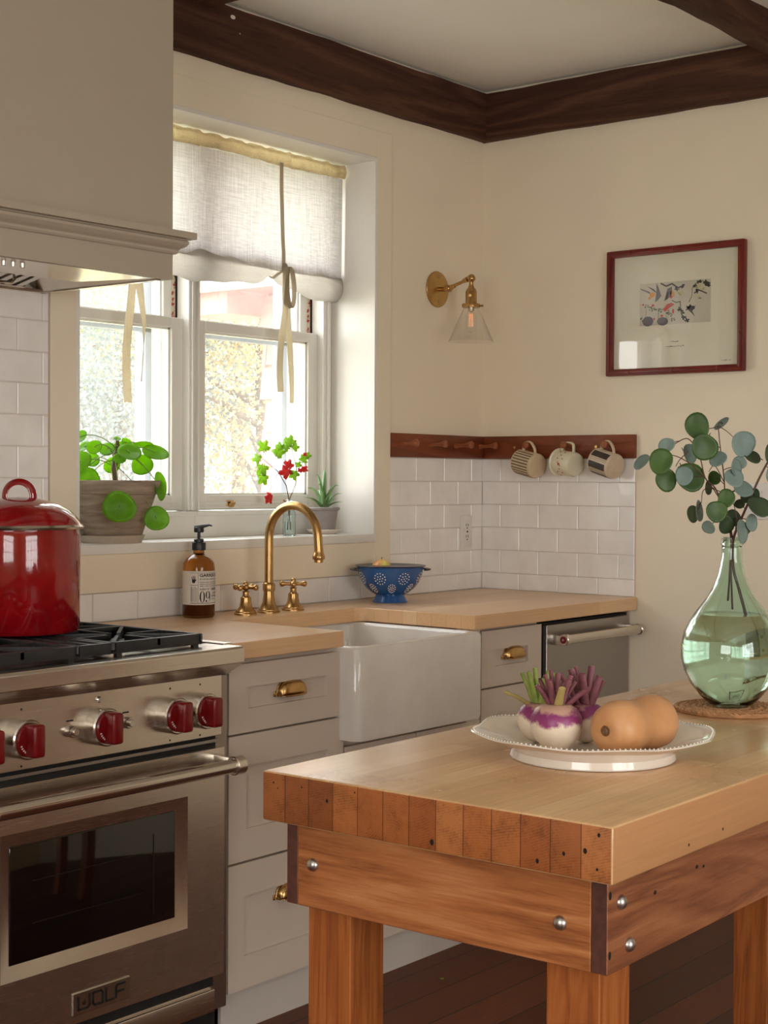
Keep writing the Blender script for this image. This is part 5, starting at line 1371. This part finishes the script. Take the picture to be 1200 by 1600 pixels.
obj('beaded_rim', b, m_whitep, pla, ang=80)
zt = IZ+.0137
def turnip(label, c, r, stems, lean=(0, 0)):
    e = thing('turnip', label, 'turnip', (c.x, c.y, zt)); e['group'] = 'turnips on the platter'
    b = B(); prof = [(0, 0), (.22*r, .015*r), (.55*r, .16*r), (.85*r, .50*r), (1.0*r, .95*r), (.97*r, 1.30*r), (.80*r, 1.60*r), (.55*r, 1.76*r), (.36*r, 1.80*r), (.30*r, 1.74*r), (0, 1.74*r)]
    b.lathe(prof, 40, Matrix.Diagonal((1, 1, 1.0, 1)))
    obj('root', b, m_turnip, e, True, ang=80)
    for (r_, f_, u_, w_, ms) in stems:
        p0 = RT*r_*.25*r+FW*f_*.25*r+UP*1.72*r; p1 = RT*r_*r*.85+FW*f_*r*.85+UP*(1.72*r+u_)
        b = B(); b.tube([p0, p0*.5+p1*.5+UP*.002, p1], [w_*1.45, w_*1.2, w_*1.05], 8, (.75, 1.1)); obj('stem', b, ms, e, True, ang=50)
def isp(r, f): return Vector((plc.x, plc.y, 0))+RT*r+FW*f
P_, G_, Y_ = m_tstem, m_gstem, m_ystem
turnip('purple and white turnip in front on the platter, cut purple stems', isp(-.058, -.026), .0390, [(-.9, 0, .030, .0042, P_), (-.4, -.5, .040, .0040, P_), (.1, .4, .046, .0042, P_), (.15, -.9, .030, .0046, Y_), (.55, -.2, .040, .0042, P_), (1.5, 0, .026, .0042, P_), (.7, .6, .042, .0036, P_), (-.2, .7, .050, .0032, P_), (-.7, .5, .036, .0034, P_), (.35, .15, .034, .0036, P_), (-.5, .1, .046, .0030, P_), (.0, -.3, .024, .0034, P_), (.9, .35, .034, .0030, P_)])
turnip('turnip with green stems half hidden behind the front turnip', isp(-.076, .046), .034, [(-1.9, -.2, .020, .0034, Y_), (-.6, 0, .050, .0036, G_), (-.2, .5, .054, .0034, G_), (.2, -.3, .040, .0040, G_), (.5, .2, .050, .0034, G_), (.8, .6, .046, .0032, G_), (-.9, .5, .046, .0030, G_)])
turnip('turnip with tall purple stems behind the squash', isp(-.004, .048), .033, [(-2.3, .2, .044, .0040, P_), (-1.5, -.3, .050, .0044, P_), (-.8, .4, .054, .0050, P_), (-.3, -.4, .050, .0056, P_), (.3, .2, .060, .0050, P_), (.7, -.2, .046, .0050, P_), (-.5, .8, .056, .0036, P_), (1.0, .5, .036, .0040, P_)])
sq = thing('butternut_squash', 'tan butternut squash lying on the platter beside the turnips', 'squash', tuple(isp(.06, -.04)+UP*zt))
axd = (RT*.68+FW*.73).normalized(); s0 = isp(.004, -.098); s0.z = zt+.0412
Q = Matrix.Translation(s0) @ axd.to_track_quat('Z', 'Y').to_matrix().to_4x4()
b = B(); b.lathe([(0, .004), (.006, .001), (.018, 0), (.029, .005), (.037, .016), (.0412, .034), (.0400, .050), (.0378, .060), (.0362, .071), (.0366, .084), (.0388, .100), (.0404, .116), (.0390, .133), (.030, .147), (.014, .153), (0, .154)], 48, Q); obj('flesh', b, m_squash, sq, ang=80)
b = B(); b.lathe([(.0085, .0022), (.0072, -.0008), (.005, .0002), (.0035, -.0022), (0, -.0018)], 14, Q); obj('blossom_scar', b, m_scar, sq)

# trivet and demijohn
vc = Vector((-2.068, -2.018, IZ))
tr = B(); M = Matrix.Translation(vc+UP*.0005)
tr.lathe([(0, 0), (.097, 0), (.099, .003), (.099, .006), (0, .006)], 56, M)
for ring in range(7):
    rr = .0965-ring*.0105; n = int(rr*640)
    for k in range(n):
        a = 2*PI*(k+.5*(ring % 2))/n
        Rr = Matrix.Rotation(a, 3, 'Z') @ Matrix.Rotation(.62 if ring % 2 else -.62, 3, 'Z')
        tr.ball(M @ Vector((rr*math.cos(a), rr*math.sin(a), .0062)), .0030, 7, 5, (.95, 2.3, .9), Rr)
tag(obj('woven_trivet', tr, m_wicker, None, ang=70), 'round woven wicker trivet under the green glass vase', 'trivet')
vz = IZ+.0095
va = thing('demijohn_vase', 'bulbous green glass demijohn vase half filled with water', 'vase', (vc.x, vc.y, vz)); M = Matrix.Translation((vc.x, vc.y, vz))
s_v = 1/858.
outer = [(0, .004), (.022, .002), (.030, 0), (.042, .006), (.056, .020), (.072, .040), (.083, .064), (.0885, .088), (.0885, .108), (.084, .132), (.074, .154), (.060, .174), (.045, .194), (.033, .214), (.025, .236), (.0205, .256), (.0185, .270), (.0180, .284), (.0178, .290), (.0200, .2915), (.0205, .294), (.0195, .2965), (.0182, .298), (.0188, .302), (.0182, .3045)]
th_ = .0026
inner = [(.0140, .3042), (.0140, .286), (.0150, .270), (.0172, .256), (.0215, .236), (.0297, .214), (.0418, .194), (.057, .174), (.0712, .154), (.0812, .132), (.0858, .108), (.0858, .088), (.0803, .064), (.0692, .041), (.0535, .022), (.040, .0095), (.028, .006), (0, .0065)]
b = B(); b.lathe(outer+inner, 72, M, False, False); obj('glass_body', b, m_vase, va, ang=80)
lev = .166
wp = [(0, .0068)]+[(r-.0003, z+.0002) for r, z in reversed(inner[:-1]) if z < lev]+[(.0628, lev-.001), (.0620, lev), (0, lev)]
b = B(); b.lathe(wp, 64, M); obj('water', b, m_water, va, ang=50)
# eucalyptus: offsets (right, up, depth) in metres from the vase mouth
NK = Vector((vc.x, vc.y, vz+.300))
k_ = 1/(3.2*858)
def cr(x, y, d=0): return NK+RT*((x-583)*k_)+UP*((745-y)*k_)+FW*d
def spline(P, n=6):
    P = [Vector(p) for p in P]; out = []
    for k in range(len(P)-1):
        q = [P[max(0, min(len(P)-1, k+i))] for i in (-1, 0, 1, 2)]
        for t in (i/n for i in range(n)):
            out.append(.5*((2*q[1])+(q[2]-q[0])*t+(2*q[0]-5*q[1]+4*q[2]-q[3])*t**2+(3*q[1]-q[0]-3*q[2]+q[3])*t**3))
    return out+[P[-1]]
def branch(label, stems, leaves):
    e = thing('eucalyptus_branch', label, 'branch', tuple(NK), group='cut branches in the green vase')
    b = B()
    for pts, r0, r1 in stems:
        P = spline([cr(*p) if len(p) < 4 else cr(p[0], p[1], p[2]) for p in pts]); b.tube(P, [r0+(r1-r0)*i/(len(P)-1) for i in range(len(P))], 8)
    obj('stem', b, m_estem, e, ang=60)
    groups = {}
    for (x, y, rx, ry, d, nn, mk, at) in leaves:
        b = groups.setdefault(mk, [B(), B()])
        c = cr(x, y, d); r = max(rx, ry)*k_*1.02
        N_ = RT*nn[0]-FW*nn[1]+UP*nn[2]
        leaf_disc(b[0], c, N_, r, random.uniform(-.3, .3), .14, .93, 20)
        if at: groups.setdefault('st', [B(), B()])[0].tube(bez(cr(*at), (cr(*at)+c)/2+UP*.004, c-N_.normalized()*.0015, 6), [.0008]*7, 6)
    for mk, (b, b2) in groups.items():
        b2.bm.free()
        if mk == 'st': obj('leaf_stalks', b, m_estem, e)
        else: obj('leaves', b, {'g': m_euc, 'b': m_eucb, 'd': m_eucd}[mk], e, ang=80, solid=.0007)
branch('eucalyptus branch arching left with dark green round leaves', [([(572, 1050, .01), (575, 900, .002), (578, 745, 0), (560, 650, 0), (540, 600, -.01), (485, 490, -.02), (430, 440, -.03), (400, 330, -.03), (345, 250, -.03), (275, 275, -.04)], .0020, .0008), ([(430, 440, -.03), (340, 365, -.04), (250, 330, -.05), (150, 340, -.05)], .0011, .0007), ([(485, 490, -.02), (440, 500, 0), (436, 560, .01)], .0010, .0006), ([(345, 310, -.03), (300, 355, -.035), (280, 385, -.04)], .0009, .0006), ([(512, 540, -.01), (470, 455, .02), (395, 370, .03), (345, 290, .03)], .0010, .0006)],
       [(232, 285, 42, 42, -.045, (-.5, 1, .5), 'b', (300, 262, -.04)), (112, 366, 46, 20, -.05, (-.7, .5, .6), 'b', (160, 340, -.05)), (195, 362, 62, 54, -.065, (-.2, 1, .2), 'g', (250, 330, -.05)), (225, 452, 46, 56, -.055, (.1, 1, -.1), 'g', (250, 380, -.05)), (305, 432, 46, 46, -.07, (-.2, 1, .3), 'b', (300, 370, -.04)), (355, 438, 75, 62, -.03, (.1, 1, .25), 'g', (430, 440, -.03)), (385, 320, 42, 52, .03, (.6, .8, .2), 'b', (395, 370, .03)),
        (420, 605, 30, 56, .01, (.9, .5, .1), 'b', (436, 560, .01)), (487, 605, 47, 55, -.03, (.1, 1, .1), 'g', (500, 550, -.02)), (455, 682, 32, 35, -.02, (-.5, .7, -.3), 'b', (520, 640, -.01)), (540, 670, 36, 46, -.02, (.3, .9, -.3), 'd', (545, 640, 0)), (405, 620, 28, 42, .025, (-.8, .6, 0), 'd', (436, 560, .01))])
branch('eucalyptus branch standing upright at the middle of the vase', [([(586, 1090, -.004), (580, 900, 0), (583, 745, 0), (575, 690, 0), (548, 560, 0), (540, 440, 0), (525, 280, .01), (515, 185, .01)], .0020, .0008), ([(515, 185, .01), (475, 195, 0), (420, 205, -.01)], .0009, .0006), ([(520, 185, .01), (560, 205, .02), (600, 240, .02)], .0009, .0006), ([(515, 185, .01), (522, 165, .015), (535, 170, .02)], .0008, .0005), ([(540, 460, 0), (500, 380, .01), (470, 410, .01)], .0009, .0006), ([(545, 520, 0), (590, 510, .02), (640, 500, .02)], .0009, .0006)],
       [(393, 187, 65, 58, -.02, (-.1, 1, .15), 'g', (460, 195, 0)), (424, 290, 57, 68, -.03, (.1, 1, -.05), 'g', (470, 220, 0)), (500, 285, 28, 38, .03, (.5, .8, 0), 'd', (525, 290, .01)), (505, 348, 46, 44, -.01, (-.5, .7, .5), 'b', (530, 330, .01)), (645, 270, 52, 66, .02, (.2, 1, .1), 'b', (600, 235, .02)), (540, 172, 44, 34, .02, (-.7, .3, .7), 'b', (530, 165, .015)), (585, 390, 26, 44, -.02, (.7, .8, .2), 'b', (540, 400, 0)), (625, 365, 32, 36, .015, (-.2, .9, .3), 'b', (560, 420, 0)), (570, 440, 52, 48, -.03, (.2, .9, .5), 'b', (540, 440, 0)), (512, 440, 22, 36, .03, (-.6, .7, 0), 'g', (540, 470, 0)), (640, 495, 56, 42, .01, (.3, .8, .7), 'b', (590, 510, .02)), (540, 540, 42, 46, -.02, (-.1, 1, .2), 'g', (548, 560, 0)), (478, 490, 24, 36, .03, (.7, .6, .1), 'd', (545, 520, 0)), (612, 702, 30, 58, -.025, (.8, .7, .1), 'b', (585, 670, 0))])
branch('eucalyptus branch leaning right with thick pinkish stem', [([(655, 1140, -.01), (620, 1000, -.004), (590, 880, 0), (590, 745, 0), (620, 660, 0), (665, 570, .01), (720, 450, .015), (775, 350, .02), (830, 260, .02)], .0030, .0018), ([(600, 690, 0), (600, 640, -.01), (580, 560, -.01)], .0010, .0006)],
       [(692, 337, 46, 34, .02, (.2, .7, .8), 'd', (745, 350, .02)), (765, 318, 28, 50, 0, (.7, .8, 0), 'd', (775, 350, .02)), (705, 525, 22, 32, .02, (-.5, .8, .1), 'd', (690, 520, .01)), (703, 582, 64, 42, -.02, (.2, .8, .6), 'd', (665, 570, .01)), (670, 660, 34, 42, -.01, (.5, .8, .1), 'b', (630, 640, 0)), (632, 570, 30, 22, .02, (-.3, .7, .7), 'd', (650, 590, .01)), (600, 640, 34, 42, .02, (-.3, .9, 0), 'd', (620, 655, 0)), (800, 420, 48, 52, .02, (.4, 1, .1), 'b', (760, 380, .02)), (815, 300, 48, 52, .03, (.2, 1, .3), 'd', (810, 290, .02)), (655, 690, 30, 36, .01, (.2, .9, -.4), 'd', (615, 670, 0)), (660, 540, 22, 26, .02, (0, .9, .2), 'd', (670, 560, .01))])

# small leaf on the floor
b = B(); leaf_disc(b, (-1.26, -.77, FZ+.006), (.2, .1, 1), .010, .4, .3, .6, 12)
tag(obj('fallen_leaf', b, m_gleaf, None, ang=80, solid=.0006), 'small green leaf lying on the dark floorboards', 'leaf')

# ------------------------------------------------------------------ outside
b = B(); b.box(-30, 40, .6, 60, -.75, -.55); o = obj('ground_lawn', b, m_lawn, None); tag(o, 'pale autumn lawn outside the window', None, None, 'structure')
hw = thing('house_wing', 'red shingled house wing with white eave outside the right window', 'building', (2.4, 1.3, -.55))
WXS, WYE = 1.30, 2.32
b = B(); b.box(WXS+.01, 3.6, .42, WYE-.01, -.55, 2.30); obj('wall', b, m_soffit, hw)
b = B(); rs = random.Random(4); z = -.55; row = 0
while z < 2.2:
    yy = .42-(row % 2)*.1
    while yy < WYE:
        w_ = rs.uniform(.15, .25); y2 = min(yy+w_-.005, WYE+rs.uniform(-.012, .022)); zz = z+rs.uniform(-.004, .004)
        b.prism([(WXS-.028, zz-.012), (WXS+.012, zz-.012), (WXS+.012, zz+.18), (WXS-.004, zz+.18)], 'y', max(yy, .42), y2); yy += w_
    z += .176; row += 1
obj('shingles', b, m_shingle, hw, smooth=False)
b = B(); b.box(WXS-.30, 3.6, .42, WYE+.33, 2.285, 2.30); obj('soffit', b, m_soffit, hw)
b = B(); b.box(WXS-.27, WXS+.02, WYE+.02, WYE+.31, 2.16, 2.285); obj('eave_return', b, m_shingle, hw)
b = B(); b.box(WXS-.325, WXS-.30, .42, WYE+.35, 2.27, 2.40, .004); b.box(WXS-.325, 3.6, WYE+.33, WYE+.35, 2.27, 2.40, .004); obj('fascia', b, m_sash, hw)
b = B(); b.prism([(WXS-.40, 2.40), (3.6, 3.9), (3.6, 4.0), (WXS-.40, 2.46)], 'y', .42, WYE+.40); obj('roof', b, m_soffit, hw)
b = B(); b.tube([(WXS-.345, WYE+.30, 2.36), (WXS-.345, WYE+.30, 2.26), (WXS-.25, WYE+.30, 2.20), (WXS-.25, WYE+.30, 2.15)], .022, 10); obj('downspout', b, m_sash, hw)
def tree(label, x, y, h, rad, mi, seed, n=2600, trunk=True, leaf=.05, z0=-.55):
    n = int(n*5); leaf *= .62
    r = random.Random(seed); e = thing('tree', label, 'tree', (x, y, z0), group='trees and shrubs outside the window')
    vs, fs = [], []
    cl = [(r.gauss(0, rad*.45), r.gauss(0, rad*.45), h*(.32 if trunk else .1)+r.random()*h*.62, rad*r.uniform(.25, .5)) for _ in range(22)]
    for i in range(n):
        c = cl[i % len(cl)]; p = Vector((c[0]+r.gauss(0, c[3]*.7), c[1]+r.gauss(0, c[3]*.7), max(.03, c[2]+r.gauss(0, c[3]*.7))))
        N_ = Vector((r.gauss(0, 1), r.gauss(0, 1), r.gauss(0, 1))).normalized(); u = N_.orthogonal().normalized()*leaf*r.uniform(.5, 1.1); w = N_.cross(u)*.7
        k = len(vs); vs += [p-u, p+w, p+u, p-w]; fs.append((k, k+1, k+2, k+3))
    me = bpy.data.meshes.new('crown'); me.from_pydata(vs, [], fs); me.materials.append(m_fol[mi])
    o = bpy.data.objects.new('crown', me); COL.objects.link(o); o.parent = e
    b = B()
    if trunk:
        b.tube([(0, 0, -.05), (.05, 0, h*.3), (0, .05, h*.6), (.05, 0, h*.85)], [h*.022, h*.018, h*.012, h*.005], 8)
    for k in range(9):
        a = r.uniform(0, 6.28); z = h*r.uniform(.05 if not trunk else .25, .6); L_ = rad*r.uniform(.6, 1.1)
        b.tube(bez((0, 0, z), (math.cos(a)*L_*.5, math.sin(a)*L_*.5, z+.2*h*.3), (math.cos(a)*L_, math.sin(a)*L_, z+.45*L_), 5), [h*.008, h*.007, h*.006, h*.005, h*.004, h*.002], 6)
    obj('trunk', b, m_bark, e, True, ang=70)
tree('tall yellow autumn tree at the centre of the right window', 7.9, 8.6, 5.2, 1.5, 0, 1, 3600)
tree('pale green shrub on the lawn low in the right window', 5.2, 5.7, 1.9, .8, 1, 2, 2200, False)
tree('rusty orange tree farther back in the right window', 13.5, 14.5, 6.5, 2.0, 2, 3, 3600, True, .08)
tree('grey-green tree in the middle of the left window', 6.6, 9.5, 3.9, 1.2, 3, 4, 3200)
tree('yellow shrub near the pot in the left window', 3.7, 6.2, 1.8, .7, 0, 5, 2000, False)
tree('far pale green tree beyond the shrubs in the left window', 9.6, 16, 5.2, 2.0, 1, 6, 3400, True, .09)
tree('far rusty tree showing between the two windows', 15.5, 20, 7.5, 2.4, 2, 7, 3000, True, .10)
tree('low orange shrub showing above the finger lifts', 7.6, 6.6, 1.5, .6, 2, 8, 1600, False, .04)

# ------------------------------------------------------------------ light, camera, render
w = bpy.data.worlds.new('sky'); SC.world = w; w.use_nodes = True
bg = w.node_tree.nodes['Background']
geo = w.node_tree.nodes.new('ShaderNodeTexCoord'); spx = w.node_tree.nodes.new('ShaderNodeSeparateXYZ'); rampn = w.node_tree.nodes.new('ShaderNodeValToRGB')
w.node_tree.links.new(geo.outputs['Generated'], spx.inputs[0]); w.node_tree.links.new(spx.outputs[2], rampn.inputs[0]); w.node_tree.links.new(rampn.outputs[0], bg.inputs[0])
rampn.color_ramp.elements[0].position = 0; rampn.color_ramp.elements[0].color = (1, .98, .945, 1); rampn.color_ramp.elements[1].position = .7; rampn.color_ramp.elements[1].color = (.92, .955, 1.0, 1)
bg.inputs[1].default_value = 1.0
def portal(loc, rot, sx_, sy_):
    l = bpy.data.lights.new('window_portal', 'AREA'); l.shape = 'RECTANGLE'; l.size = sx_; l.size_y = sy_; l.cycles.is_portal = True
    o = bpy.data.objects.new('window_portal', l); COL.objects.link(o); o.location = loc; o.rotation_euler = rot
portal((-1.265, .32, 1.75), (-PI/2, 0, 0), 1.26, 1.25)
portal((XN-.19, (NW[0]+NW[1])/2, (NW[2]+NW[3])/2), (0, -PI/2, 0), NW[3]-NW[2], NW[1]-NW[0])
portal(((BW[0]+BW[1])/2, YB-.19, (BW[2]+BW[3])/2), (PI/2, 0, 0), BW[1]-BW[0], BW[3]-BW[2])

cam = bpy.data.cameras.new('camera'); co = bpy.data.objects.new('camera', cam); COL.objects.link(co); SC.camera = co
yaw, pit, rol = .680165407, -.0221659195, .00558399682
f = Vector((math.cos(pit)*math.cos(yaw), math.cos(pit)*math.sin(yaw), math.sin(pit))); r = Vector((math.sin(yaw), -math.cos(yaw), 0)); u = r.cross(f)
c_, s_ = math.cos(rol), math.sin(rol); r2, u2 = r*c_+u*s_, u*c_-r*s_
co.matrix_world = Matrix.Translation((-4.61383449, -3.2706365, 1.31721470)) @ Matrix((r2, u2, -f)).transposed().to_4x4()
cam.sensor_fit = 'VERTICAL'; cam.sensor_height = 36; cam.sensor_width = 27; cam.lens = 2401.4495/1600*36; cam.clip_start = .05
vs_ = SC.view_settings; vs_.view_transform = 'Standard'; vs_.look = 'None'; vs_.gamma = 1; vs_.use_curve_mapping = False; vs_.exposure = 3.2
SC.cycles.use_denoising = True; SC.cycles.max_bounces = 14; SC.cycles.diffuse_bounces = 6; SC.cycles.transmission_bounces = 12; SC.cycles.transparent_max_bounces = 20; SC.cycles.sample_clamp_indirect = 8
